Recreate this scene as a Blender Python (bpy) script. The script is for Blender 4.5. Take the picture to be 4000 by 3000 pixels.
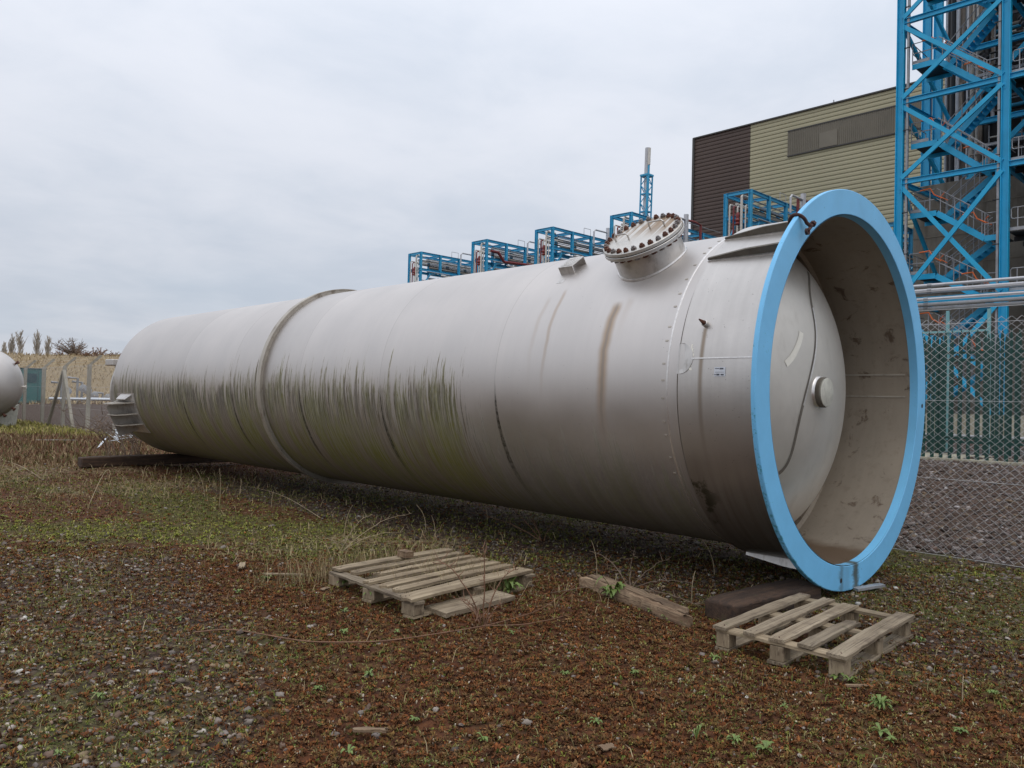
import bpy, math, random
import numpy as np
from mathutils import Vector, Matrix

random.seed(7)
rng = np.random.default_rng(11)
for o in list(bpy.data.objects):
    bpy.data.objects.remove(o)
scene = bpy.context.scene
COL = scene.collection

# ------------------------------------------------------------------ camera
# world: +Y runs along the tank away from its blue flange, +X away from the viewer, z up
H = 1.45
FPX = 3116.17                      # focal length in photo pixels (4000 wide)
YAW, PITCH, ROLL = math.radians(45.76), math.radians(1.224), math.radians(1.439)
def cam_axes():
    f = np.array([math.cos(YAW)*math.cos(PITCH), math.sin(YAW)*math.cos(PITCH), math.sin(PITCH)])
    r = np.array([math.sin(YAW), -math.cos(YAW), 0.0])
    u = np.cross(r, f)
    c, s = math.cos(ROLL), math.sin(ROLL)
    return c*r+s*u, -s*r+c*u, f
CR, CU, CF = cam_axes()
cam_d = bpy.data.cameras.new('camera')
cam = bpy.data.objects.new('camera', cam_d)
COL.objects.link(cam)
cam_d.sensor_fit = 'HORIZONTAL'
cam_d.sensor_width = 36.0
cam_d.lens = 36.0*FPX/4000.0
cam_d.clip_start = 0.05
cam_d.clip_end = 3000
cam.matrix_world = Matrix(((CR[0], CU[0], -CF[0], 0), (CR[1], CU[1], -CF[1], 0), (CR[2], CU[2], -CF[2], H), (0, 0, 0, 1)))
scene.camera = cam

def ray(x, y):
    return CF+(x-2000)/FPX*CR-(y-1500)/FPX*CU
def ground(x, y, z=0.0):
    d = ray(x, y); t = (z-H)/d[2]
    return np.array([0, 0, H])+t*d
def onX(x, y, X):
    d = ray(x, y); return np.array([0, 0, H])+X/d[0]*d

# ------------------------------------------------------------------ node helpers
class NT:
    def __init__(s, tree):
        s.t = tree; s.n = tree.nodes; s.l = tree.links
    def new(s, kind, **kw):
        n = s.n.new(kind)
        for k, v in kw.items(): setattr(n, k, v)
        return n
    def put(s, sock, v):
        if isinstance(v, bpy.types.NodeSocket): s.l.new(v, sock)
        elif isinstance(v, (tuple, list)) and len(v) == 3 and sock.type == 'RGBA': sock.default_value = (*v, 1)
        else: sock.default_value = v
    def m(s, op, *a, clamp=False):
        n = s.new('ShaderNodeMath', operation=op, use_clamp=clamp)
        for i, v in enumerate(a): s.put(n.inputs[i], v)
        return n.outputs[0]
    def vm(s, op, *a):
        n = s.new('ShaderNodeVectorMath', operation=op)
        for i, v in enumerate(a): s.put(n.inputs[i], v)
        return n.outputs[0]
    def sm(s, v, a, b):               # smoothstep a..b -> 0..1
        n = s.new('ShaderNodeMapRange', interpolation_type='SMOOTHSTEP')
        s.put(n.inputs[0], v); s.put(n.inputs[1], a); s.put(n.inputs[2], b)
        n.inputs[3].default_value = 0; n.inputs[4].default_value = 1
        return n.outputs[0]
    def lin(s, v, a, b, c, d):
        n = s.new('ShaderNodeMapRange')
        s.put(n.inputs[0], v)
        for i, q in enumerate((a, b, c, d)): s.put(n.inputs[i+1], q)
        return n.outputs[0]
    def mix(s, f, a, b):
        n = s.new('ShaderNodeMix', data_type='RGBA')
        s.put(n.inputs[0], f); s.put(n.inputs[6], a); s.put(n.inputs[7], b)
        return n.outputs[2]
    def mul(s, a, b, f=1.0):
        n = s.new('ShaderNodeMix', data_type='RGBA', blend_type='MULTIPLY')
        s.put(n.inputs[0], f); s.put(n.inputs[6], a); s.put(n.inputs[7], b)
        return n.outputs[2]
    def noise(s, vec, scale=1.0, detail=4.0, rough=0.55, dist=0.0):
        n = s.new('ShaderNodeTexNoise')
        if vec is not None: s.put(n.inputs['Vector'], vec)
        n.inputs['Scale'].default_value = scale; n.inputs['Detail'].default_value = detail
        n.inputs['Roughness'].default_value = rough; n.inputs['Distortion'].default_value = dist
        return n.outputs[0]
    def voro(s, vec, scale, feature='F1'):
        n = s.new('ShaderNodeTexVoronoi', feature=feature)
        if vec is not None: s.put(n.inputs['Vector'], vec)
        n.inputs['Scale'].default_value = scale
        return n
    def xyz(s, vec):
        n = s.new('ShaderNodeSeparateXYZ'); s.put(n.inputs[0], vec); return n.outputs
    def comb(s, x, y, z):
        n = s.new('ShaderNodeCombineXYZ')
        for i, v in enumerate((x, y, z)): s.put(n.inputs[i], v)
        return n.outputs[0]
    def pos(s): return s.new('ShaderNodeNewGeometry').outputs['Position']
    def objc(s): return s.new('ShaderNodeTexCoord').outputs['Object']
    def rnd(s): return s.new('ShaderNodeObjectInfo').outputs['Random']
    def attr(s, name): return s.new('ShaderNodeAttribute', attribute_name=name).outputs['Color']
    def bump(s, h, strength=0.3, dist=0.01):
        n = s.new('ShaderNodeBump'); s.put(n.inputs['Height'], h)
        n.inputs['Strength'].default_value = strength; n.inputs['Distance'].default_value = dist
        return n.outputs[0]

def material(name):
    m = bpy.data.materials.new(name); m.use_nodes = True
    nt = NT(m.node_tree); b = nt.n['Principled BSDF']
    return m, nt, b

# ------------------------------------------------------------------ world: even overcast
world = bpy.data.worlds.new('World'); scene.world = world; world.use_nodes = True
wn = NT(world.node_tree)
SUN_EL, SUN_AZ = math.radians(66), math.radians(230)     # azimuth of the light, measured from +X towards +Y
bg = wn.n['Background']
sky = wn.new('ShaderNodeTexSky', sky_type='NISHITA')
sky.sun_disc = False; sky.sun_elevation = SUN_EL; sky.sun_rotation = math.radians(90)-SUN_AZ
d = wn.new('ShaderNodeTexCoord').outputs['Generated']
dx, dy, dz = wn.xyz(d)
zc = wn.m('MAXIMUM', dz, 0.0)
k = wn.m('DIVIDE', 1.0, wn.m('ADD', zc, 0.16))
cv = wn.comb(wn.m('MULTIPLY', dx, k), wn.m('MULTIPLY', dy, k), 0.0)
big = wn.noise(cv, 0.55, 5, 0.55, 0.4)
fine = wn.noise(cv, 2.6, 6, 0.6, 0.3)
cl = wn.m('ADD', wn.m('MULTIPLY', big, 0.72), wn.m('MULTIPLY', fine, 0.28))
cover = wn.sm(cl, 0.34, 0.58)
cloud = wn.mix(cover, (0.485, 0.53, 0.605), (0.60, 0.625, 0.685))
thin = wn.m('MULTIPLY', wn.sm(wn.noise(cv, 0.32, 3, 0.5), 0.5, 0.66), wn.m('SUBTRACT', 1.0, wn.sm(dz, 0.0, 0.30)))
cloud = wn.mix(wn.m('MULTIPLY', thin, 0.7), cloud, (0.42, 0.505, 0.605))
lift = wn.lin(zc, 0.0, 1.0, 0.97, 2.1)                  # an overcast sky is brighter overhead
cloud = wn.mul(cloud, wn.comb(lift, lift, lift))
nis = wn.vm('SCALE', sky.outputs[0]); wn.put(nis.node.inputs['Scale'], 0.06)
nis = nis
mixed = wn.mix(0.93, nis, cloud)
wn.put(bg.inputs['Color'], mixed); bg.inputs['Strength'].default_value = 1.0

sun_d = bpy.data.lights.new('sun', 'SUN'); sun_d.energy = 0.75; sun_d.angle = math.radians(50); sun_d.color = (1.0, 0.94, 0.86)
sun = bpy.data.objects.new('sun', sun_d); COL.objects.link(sun)
sdir = Vector((math.cos(SUN_EL)*math.cos(SUN_AZ), math.cos(SUN_EL)*math.sin(SUN_AZ), math.sin(SUN_EL)))
sun.rotation_euler = sdir.to_track_quat('Z', 'Y').to_euler(); sun.location = sdir*60
scene.view_settings.view_transform = 'Standard'
scene.view_settings.look = 'None'
scene.view_settings.exposure = 0.08
scene.view_settings.gamma = 1.0
scene.render.engine = 'CYCLES'

# ------------------------------------------------------------------ mesh helpers
ORG = {}
class MB:
    def __init__(s): s.v = []; s.f = []
    def add(s, vs, fs):
        b = len(s.v); s.v += [tuple(p) for p in vs]; s.f += [tuple(i+b for i in q) for q in fs]; return s
    def box(s, c, size, rot=None):
        hx, hy, hz = size[0]/2, size[1]/2, size[2]/2
        vs = [Vector((x, y, z)) for x in (-hx, hx) for y in (-hy, hy) for z in (-hz, hz)]
        if rot is not None: vs = [rot @ v for v in vs]
        c = Vector(c)
        return s.add([v+c for v in vs], [(0, 1, 3, 2), (4, 6, 7, 5), (0, 4, 5, 1), (2, 3, 7, 6), (0, 2, 6, 4), (1, 5, 7, 3)])
    def prism(s, poly, vec):          # planar polygon extruded by vec
        n = len(poly); vec = Vector(vec)
        a = [Vector(p) for p in poly]
        return s.add(a+[p+vec for p in a], [tuple(range(n-1, -1, -1)), tuple(range(n, 2*n))]+[(i, (i+1) % n, n+(i+1) % n, n+i) for i in range(n)])
    def beam(s, p0, p1, w, h, up=(0, 0, 1)):
        p0, p1 = Vector(p0), Vector(p1); d = (p1-p0).normalized(); up = Vector(up)
        if abs(d.dot(up)) > 0.98: up = Vector((1, 0, 0))
        a = d.cross(up).normalized(); b = a.cross(d)
        return s.prism([p0+a*x*w/2+b*y*h/2 for x, y in ((-1, -1), (1, -1), (1, 1), (-1, 1))], p1-p0)
    def ibeam(s, p0, p1, w, h, t=0.03, up=(0, 0, 1)):   # I section: h along up, w across
        p0, p1 = Vector(p0), Vector(p1); d = (p1-p0).normalized(); up = Vector(up)
        if abs(d.dot(up)) > 0.98: up = Vector((1, 0, 0))
        a = d.cross(up).normalized(); b = a.cross(d)
        W, Hh, q = w/2, h/2, t/2
        pts = [(-W, -Hh), (W, -Hh), (W, -Hh+t), (q, -Hh+t), (q, Hh-t), (W, Hh-t), (W, Hh), (-W, Hh), (-W, Hh-t), (-q, Hh-t), (-q, -Hh+t), (-W, -Hh+t)]
        vs = [p0+a*x+b*y for x, y in pts]; n = 12
        s.add(vs+[v+(p1-p0) for v in vs], [(i, (i+1) % n, n+(i+1) % n, n+i) for i in range(n)]
              + [(3, 2, 1, 0, 11, 10), (9, 8, 7, 6, 5, 4), (10, 9, 4, 3), (12+10, 12+11, 12, 13, 14, 15), (16, 17, 18, 19, 20, 21), (15, 16, 21, 22)])
        return s
    def tube(s, pts, r, n=8, cap=True):
        pts = [Vector(p) for p in pts]
        rs = r if isinstance(r, (list, tuple)) else [r]*len(pts)
        ref = None; rings = []
        for i, p in enumerate(pts):
            t = (pts[min(i+1, len(pts)-1)]-pts[max(i-1, 0)]).normalized()
            if ref is None:
                ref = Vector((0, 0, 1)) if abs(t.z) < 0.9 else Vector((1, 0, 0))
            a = t.cross(ref).normalized(); b = a.cross(t).normalized(); ref = b
            rings.append([p+rs[i]*(math.cos(2*math.pi*k/n)*a+math.sin(2*math.pi*k/n)*b) for k in range(n)])
        vs = [v for rg in rings for v in rg]; fs = []
        for i in range(len(pts)-1):
            for k in range(n):
                fs.append((i*n+k, i*n+(k+1) % n, (i+1)*n+(k+1) % n, (i+1)*n+k))
        if cap: fs += [tuple(range(n-1, -1, -1)), tuple((len(pts)-1)*n+k for k in range(n))]
        return s.add(vs, fs)
    def lathe(s, prof, c, axis, n=96, closed=False, ref=None):   # prof: (radius, along axis)
        c, axis = Vector(c), Vector(axis).normalized()
        ref = Vector(ref) if ref is not None else (Vector((0, 0, 1)) if abs(axis.z) < 0.9 else Vector((1, 0, 0)))
        a = axis.cross(ref).normalized(); b = axis.cross(a)
        vs = []
        for r, h in prof:
            for k in range(n):
                q = 2*math.pi*k/n
                vs.append(c+axis*h+(a*math.cos(q)+b*math.sin(q))*max(r, 1e-5))
        fs = []; L = len(prof)
        for i in range(L if closed else L-1):
            j = (i+1) % L
            for k in range(n):
                fs.append((i*n+k, j*n+k, j*n+(k+1) % n, i*n+(k+1) % n))
        return s.add(vs, fs)

def bez(p0, p1, p2, n=10):
    p0, p1, p2 = Vector(p0), Vector(p1), Vector(p2)
    return [p0*(1-t)**2+p1*2*t*(1-t)+p2*t*t for t in [k/n for k in range(n+1)]]
def link(o, parent=None, kind=None, label=None, cat=None, group=None):
    COL.objects.link(o)
    if parent is not None:
        o.parent = parent
        ORG[o.name] = ORG.get(parent.name, Vector((0, 0, 0)))
    if kind: o['kind'] = kind
    if label: o['label'] = label
    if cat: o['category'] = cat
    if group: o['group'] = group
    return o
def thing(name, loc, label, cat, group=None):
    e = bpy.data.objects.new(name, None); e.location = loc; e.empty_display_size = 0.2
    link(e, label=label, cat=cat, group=group); ORG[e.name] = Vector(loc)
    return e
def build(name, mb, mat, parent=None, smooth=False, bevel=0, ang=35, **kw):
    me = bpy.data.meshes.new(name)
    og = ORG.get(parent.name, Vector((0, 0, 0))) if parent is not None else Vector((0, 0, 0))
    me.from_pydata([(v[0]-og.x, v[1]-og.y, v[2]-og.z) for v in mb.v], [], mb.f)
    me.materials.append(mat)
    o = bpy.data.objects.new(name, me)
    link(o, parent, **kw)
    fix(me, smooth, ang)
    if bevel:
        b = o.modifiers.new('bevel', 'BEVEL'); b.width = bevel; b.segments = 2; b.limit_method = 'ANGLE'
    return o
def fix(me, smooth, ang=35):
    import bmesh
    bm = bmesh.new(); bm.from_mesh(me)
    bmesh.ops.recalc_face_normals(bm, faces=bm.faces[:]); bm.to_mesh(me); bm.free()
    if smooth:
        me.shade_smooth(); me.set_sharp_from_angle(angle=math.radians(ang))
def inst(name, me, mat4, parent=None, **kw):      # object sharing mesh data; mat4 in world space
    o = bpy.data.objects.new(name, me)
    link(o, parent, **kw)
    og = ORG.get(parent.name, Vector((0, 0, 0))) if parent is not None else Vector((0, 0, 0))
    o.matrix_local = Matrix.Translation(-og) @ mat4
    return o
def mesh_of(mb, mat, name, smooth=False, ang=35):
    me = bpy.data.meshes.new(name); me.from_pydata(mb.v, [], mb.f); me.materials.append(mat); fix(me, smooth, ang); return me
def frame(x, y, z, o):
    x, y, z = Vector(x), Vector(y), Vector(z)
    return Matrix(((x.x, y.x, z.x, o[0]), (x.y, y.y, z.y, o[1]), (x.z, y.z, z.z, o[2]), (0, 0, 0, 1)))
def copy_tree(o, parent, off):
    c = o.copy(); COL.objects.link(c)
    if parent is None: c.location = Vector(o.location)+Vector(off)
    else: c.parent = parent
    for ch in [q for q in o.children]: copy_tree(ch, c, off)
    return c
def bulk(name, V, F, mat, colors=None, smooth=False, parent=None, **kw):
    me = bpy.data.meshes.new(name)
    V = np.ascontiguousarray(V, dtype=np.float32); F = np.ascontiguousarray(F, dtype=np.int32)
    k = F.shape[1]
    me.vertices.add(len(V)); me.vertices.foreach_set('co', V.ravel())
    me.loops.add(F.size); me.loops.foreach_set('vertex_index', F.ravel())
    me.polygons.add(len(F)); me.polygons.foreach_set('loop_start', np.arange(len(F), dtype=np.int32)*k)
    me.polygons.foreach_set('loop_total', np.full(len(F), k, dtype=np.int32))
    if smooth: me.polygons.foreach_set('use_smooth', np.ones(len(F), dtype=bool))
    if colors is not None:
        at = me.color_attributes.new('tint', 'FLOAT_COLOR', 'POINT')
        c = np.ones((len(V), 4), dtype=np.float32); c[:, :colors.shape[1]] = colors
        at.data.foreach_set('color', c.ravel())
    me.update(); me.validate()
    me.materials.append(mat)
    o = bpy.data.objects.new(name, me); link(o, parent, **kw)
    return o

# ------------------------------------------------------------------ terrain height
def sstep(x, a, b):
    t = np.clip((np.asarray(x, dtype=float)-a)/(b-a), 0, 1); return t*t*(3-2*t)
def vnoise(x, y, seed=0):          # smooth pseudo noise in -1..1
    x = np.asarray(x, float); y = np.asarray(y, float); s = 0
    r = np.random.default_rng(100+seed)
    for i in range(7):
        a = r.uniform(0, 6.283); f = r.uniform(0.6, 1.7); p = r.uniform(0, 6.283)
        s = s+np.sin(f*(x*math.cos(a)+y*math.sin(a))+p+0.8*np.sin(f*0.7*(y*math.cos(a)-x*math.sin(a))+p*2))
    return s/4.0
LAT = np.random.default_rng(77).random((256, 256))*2-1
def lnoise(x, y):
    xi = np.floor(x).astype(int); yi = np.floor(y).astype(int); u = x-xi; v = y-yi
    u = u*u*(3-2*u); v = v*v*(3-2*v); a = xi & 255; b = yi & 255; c = (xi+1) & 255; d_ = (yi+1) & 255
    return (LAT[a, b]*(1-u)+LAT[c, b]*u)*(1-v)+(LAT[a, d_]*(1-u)+LAT[c, d_]*u)*v
def gz(x, y):
    x = np.asarray(x, float); y = np.asarray(y, float)
    near = 1-sstep(np.hypot(x, y), 25, 45)
    z = 0.014*vnoise(x*1.3, y*1.3, 1)*near+0.008*vnoise(x*4.5, y*4.5, 2)*near
    z = z+near*(0.010*lnoise(x*7+3, y*7)+0.0085*lnoise(x*17, y*17+9)+0.005*lnoise(x*34+5, y*34))
    z = z+0.45*sstep(x, 9.8, 16.5)
    z = z+0.09*np.exp(-((x-4.9)/1.2)**2-((y-15.7)/0.5)**2)
    # rough grass bank far behind the yard
    cr = 4.7+0.5*vnoise(x*0.06, y*0.06, 3)
    z = z+cr*sstep(y+0.12*vnoise(x*0.2, y*0.2, 4)*8, 66, 88)*(1-sstep(x, 46, 62))
    z = z+0.25*vnoise(x*0.35, y*0.35, 5)*sstep(y, 66, 80)*(1-sstep(x, 46, 62))
    return z
def gz1(x, y): return float(gz(x, y))

# zones of ground cover (weights 0..1): green, gravel, straw
RD = np.array([math.sin(YAW), -math.cos(YAW)]); FD = np.array([math.cos(YAW), math.sin(YAW)])
def blob(x, y, px, py, ra, rd):    # ellipse on the ground round the point seen at px,py; radii across and along the view
    c = ground(px, py)
    dx, dy = x-c[0], y-c[1]
    a = dx*RD[0]+dy*RD[1]; dd = dx*FD[0]+dy*FD[1]
    return np.exp(-(a/ra)**2-(dd/rd)**2)
def zones(x, y):
    n1 = vnoise(x*1.1, y*1.1, 11); n2 = vnoise(x*3.1, y*3.1, 12); n3 = vnoise(x*0.5, y*0.5, 13)
    a = x*RD[0]+y*RD[1]; dd = x*FD[0]+y*FD[1]; q = a/np.maximum(dd, .5)
    grav = 0.95*sstep(-q+0.10*n1, 0.22, 0.46)*(1-sstep(dd+0.8*n1, 6.4, 8.6))
    grav = np.maximum(grav, 0.85*sstep(q+0.08*n1, 0.30, 0.46)*sstep(dd+.5*n2, 4.1, 4.9)*(1-sstep(dd, 9, 12)))
    grav = np.maximum(grav, 0.9*sstep(x+0.25*n1, 4.6, 5.3)*(1-sstep(y, 11, 15)))
    grav = np.maximum(grav, 0.12+0.10*n2)
    grav = np.maximum(grav, sstep(x, 8.9, 9.6)*(1-sstep(y, 60, 70)))
    green = 0.32+0.30*n2+0.16*n1
    green = np.maximum(green, 1.3*np.exp(-((x-4.35-0.1*n1)/0.85)**2)*sstep(y, 3.5, 5.5)*(1-sstep(y, 12, 15))*(0.75+0.4*n2))
    green = np.maximum(green, 1.3*blob(x, y, 560, 2075, 1.7, 0.7)*(1.1+.3*n2))
    green = np.maximum(green, 0.9*blob(x, y, 120, 2060, 1.2, .5))
    green = np.maximum(green, 0.9*blob(x, y, 3700, 2400, 1.2, .8)*(1+.4*n2))
    green = np.maximum(green, 0.55*blob(x, y, 300, 2330, 0.9, .8)*(1+.6*n2))
    green = np.maximum(green, 0.95*sstep(q+0.05*n2, 0.28, 0.42)*sstep(dd, 4.3, 5.2)*(0.8+0.45*n2)*(1-sstep(x, 8.6, 9.2)))
    green = np.maximum(green, 0.95*sstep(dd, 24, 30)*(1-sstep(x, 8.9, 9.6)))
    green = green*(1-sstep(x, 8.9, 9.6))
    straw = 0.06+0.08*n2
    straw = np.maximum(straw, 0.62*blob(x, y, 1150, 2170, 1.9, 0.9)*(0.8+.6*n2+.3*n1))
    straw = np.maximum(straw, 0.7*blob(x, y, 1500, 2110, 1.3, 0.6))
    straw = np.maximum(straw, 0.55*blob(x, y, 700, 1900, 3.2, 2.4)*(0.8+.5*n1))
    straw = np.maximum(straw, 0.65*blob(x, y, 200, 1830, 3.0, 3.0))
    straw = np.maximum(straw, 0.35*blob(x, y, 2250, 2350, 0.8, 0.5))
    straw = np.maximum(straw, sstep(y, 62, 72))
    return np.clip(green, 0, 1), np.clip(grav, 0, 1), np.clip(straw, 0, 1)

# ------------------------------------------------------------------ materials
TX, TZ, TR = 6.407, 1.605, 1.352        # tank axis and shell radius
SEAMS = [3.62, 5.424, 7.269, 9.014, 10.916, 12.678, 14.3]

def mat_plain(name, col, rough=0.6, metal=0.0, var=0.12, scale=6.0, bump=0.0, dirt=None, dirt_amt=0.0):
    m, t, b = material(name)
    p = t.pos(); n = t.noise(p, scale, 5, 0.6)
    c = t.mul(col if isinstance(col, bpy.types.NodeSocket) else (*col,), t.lin(n, 0.3, 0.7, 1-var, 1+var))
    if dirt:
        dn = t.noise(t.vm('MULTIPLY', p, (1, 1, 0.35)), scale*1.7, 6, 0.65)
        c = t.mix(t.m('MULTIPLY', t.sm(dn, 0.5, 0.72), dirt_amt), c, dirt)
    t.put(b.inputs['Base Color'], c)
    b.inputs['Roughness'].default_value = rough; b.inputs['Metallic'].default_value = metal
    if bump: t.put(b.inputs['Normal'], t.bump(t.noise(p, scale*6, 6, 0.7), bump, 0.01))
    return m

def mat_shell(name, algae=True):
    m, t, b = material(name)
    p = t.pos(); x, y, z = t.xyz(p)
    h = t.m('SUBTRACT', z, TZ)
    an = t.m('ARCTAN2', h, t.m('SUBTRACT', TX, x))
    cyl = t.comb(y, an, 0.0)
    streak = t.noise(t.vm('MULTIPLY', cyl, (13.0, 0.9, 1)), 1.0, 5, 0.62)
    streakf = t.noise(t.vm('MULTIPLY', cyl, (46.0, 2.6, 1)), 1.0, 6, 0.72)
    brushed = t.noise(t.vm('MULTIPLY', cyl, (90.0, 1.5, 1)), 1.0, 3, 0.6)
    cloud = t.noise(p, 1.4, 4, 0.55)
    tone = t.attr('tint')
    base = t.mul((0.625, 0.585, 0.55), t.lin(cloud, 0.3, 0.7, 0.94, 1.05))
    base = t.mul(base, tone)
    base = t.mul(base, t.lin(streak, 0.3, 0.7, 0.985, 1.015))
    rough = t.m('ADD', t.lin(brushed, 0.3, 0.7, 0.43, 0.49), t.lin(cloud, 0.3, 0.7, -0.03, 0.05))
    metal = t.lin(cloud, 0, 1, 0.90, 0.82)
    # small specks of dirt
    sp = t.voro(t.vm('MULTIPLY', cyl, (1, 1.35, 1)), 17.0)
    speck = t.m('MULTIPLY', t.m('LESS_THAN', sp.outputs['Distance'], 0.055), t.m('GREATER_THAN', t.noise(p, 7.0, 2), 0.53))
    base = t.mix(t.m('MULTIPLY', speck, 0.5), base, (0.12, 0.10, 0.085))
    # grime film low on the shell; its colour also holds painted underside shade
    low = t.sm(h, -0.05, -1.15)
    film_shade = t.m('MULTIPLY', low, t.lin(streak, 0.3, 0.7, 0.6, 0.95))
    base = t.mix(t.m('MULTIPLY', film_shade, 0.75), base, (0.050, 0.037, 0.025))
    metal = t.m('MULTIPLY', metal, t.lin(film_shade, 0, 1, 1, 0.55))
    if algae:
        zone = t.sm(t.m('ADD', y, t.lin(streakf, 0.3, 0.7, -0.3, 0.3)), 5.55, 6.15)      # begins past the near courses
        edge = t.lin(zone, 0, 1, -0.60, 0.08)
        edge = t.m('ADD', edge, t.lin(t.noise(t.comb(y, 0, 0), 0.9, 2), 0.3, 0.7, -0.13, 0.13))
        jag = t.m('ADD', t.lin(streak, 0.25, 0.75, -0.42, 0.42), t.lin(streakf, 0.25, 0.75, -0.34, 0.34))
        v = t.m('ADD', t.m('SUBTRACT', edge, h), jag)
        fleck = t.noise(t.vm('MULTIPLY', cyl, (120.0, 14.0, 1)), 1.0, 5, 0.75)
        v = t.m('ADD', v, t.lin(fleck, 0.3, 0.7, -0.10, 0.10))
        mask = t.sm(v, -0.02, 0.22)
        bottom = t.sm(h, -1.32, -0.85)
        dark = t.m('MULTIPLY', t.sm(t.m('ADD', streakf, t.lin(streak, 0.3, 0.7, -0.13, 0.13)), 0.43, 0.55), t.sm(v, 0.06, 0.30))
        # darkest band just below the upper edge of the growth
        dark = t.m('MULTIPLY', dark, t.m('MULTIPLY', t.lin(t.sm(h, -0.85, -0.25), 0, 1, 0.3, 1.0), t.lin(t.sm(y, 9.0, 13.5), 0, 1, 0.75, 1.0)))
        dark = t.m('MULTIPLY', dark, t.lin(t.sm(v, 0.40, 0.90), 0, 1, 1.0, 0.25))
        gcol = t.mix(t.sm(t.noise(t.vm('MULTIPLY', cyl, (5.0, 1.1, 1)), 1.0, 5, 0.65), 0.40, 0.58), (0.225, 0.170, 0.105), (0.205, 0.190, 0.030))
        gcol = t.mul(gcol, t.lin(fleck, 0.35, 0.65, 0.62, 1.2))
        gcol = t.mix(t.m('MULTIPLY', dark, 0.85), gcol, (0.026, 0.027, 0.013))
        amt = t.m('MULTIPLY', mask, t.lin(t.m('ADD', t.m('MULTIPLY', streakf, 0.6), t.m('MULTIPLY', fleck, 0.4)), 0.36, 0.6, 0.40, 1.0), clamp=True)
        amt = t.m('MULTIPLY', t.m('MULTIPLY', amt, t.lin(bottom, 0, 1, 0.75, 1.0)), t.lin(zone, 0, 1, 0.5, 1.0))
        base = t.mix(amt, base, gcol)
        metal = t.m('MULTIPLY', metal, t.m('SUBTRACT', 1.0, t.m('MULTIPLY', amt, 0.9)))
        rough = t.m('ADD', rough, t.m('MULTIPLY', amt, 0.3))
        # grime trapped under each circumferential weld
        for sy in SEAMS[1:6]:
            off = t.m('SUBTRACT', t.m('ADD', sy, t.lin(streakf, 0.3, 0.7, -0.012, 0.012)), y)
            wd = t.m('MULTIPLY', t.lin(h, 0.05, -0.6, 0.012, 0.055), t.lin(streakf, 0.3, 0.7, 0.6, 1.2))
            g = t.m('MULTIPLY', t.m('MULTIPLY', t.m('GREATER_THAN', off, 0.0), t.m('LESS_THAN', off, wd)), t.m('MULTIPLY', t.sm(h, 0.05, -0.2), t.sm(h, -1.2, -0.6)))
            base = t.mix(t.m('MULTIPLY', g, t.lin(t.noise(p, 22, 5, 0.7), 0.35, 0.6, 0.3, 0.9)), base, (0.036, 0.033, 0.022))
        # rust run below the manway and two fainter ones
        for cy, w, top, bot, amt0, core in ((4.15, 0.040, 0.68, -0.65, 0.72, 1), (4.83, 0.016, 0.86, -0.25, 0.4, 0), (5.0, 0.02, 0.8, -0.1, 0.18, 0), (4.03, 0.03, 0.72, 0.25, 0.25, 0)):
            o2 = t.m('ABSOLUTE', t.m('SUBTRACT', y, t.m('ADD', cy, t.lin(t.noise(t.comb(0, t.m('MULTIPLY', an, 2.0), cy), 1.5, 2), 0.3, 0.7, -0.02, 0.02))))
            gs = t.sm(o2, w*1.9, w*0.25)
            ln = t.m('MULTIPLY', t.sm(h, top+0.03, top-0.05), t.sm(h, bot, bot+0.75))
            base = t.mix(t.m('MULTIPLY', t.m('MULTIPLY', gs, ln), amt0), base, (0.34, 0.215, 0.11))
            if core:
                c2 = t.m('MULTIPLY', t.sm(o2, w*0.5, w*0.15), ln)
                base = t.mix(t.m('MULTIPLY', c2, 0.6), base, (0.27, 0.245, 0.22))
            metal = t.m('MULTIPLY', metal, t.m('SUBTRACT', 1.0, t.m('MULTIPLY', t.m('MULTIPLY', gs, ln), amt0*0.6)))
    if algae: t.put(b.inputs['Specular IOR Level'], t.m('SUBTRACT', 0.5, t.m('MULTIPLY', amt, 0.42)))
    t.put(b.inputs['Base Color'], base); t.put(b.inputs['Roughness'], rough); t.put(b.inputs['Metallic'], metal)
    wob = t.noise(t.vm('MULTIPLY', cyl, (1.2, 0.8, 1)), 1.0, 2, 0.4)
    hh = t.m('ADD', t.m('MULTIPLY', brushed, 0.12), t.m('MULTIPLY', wob, 1.0))
    t.put(b.inputs['Normal'], t.bump(hh, 0.05, 0.02))
    return m

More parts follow.
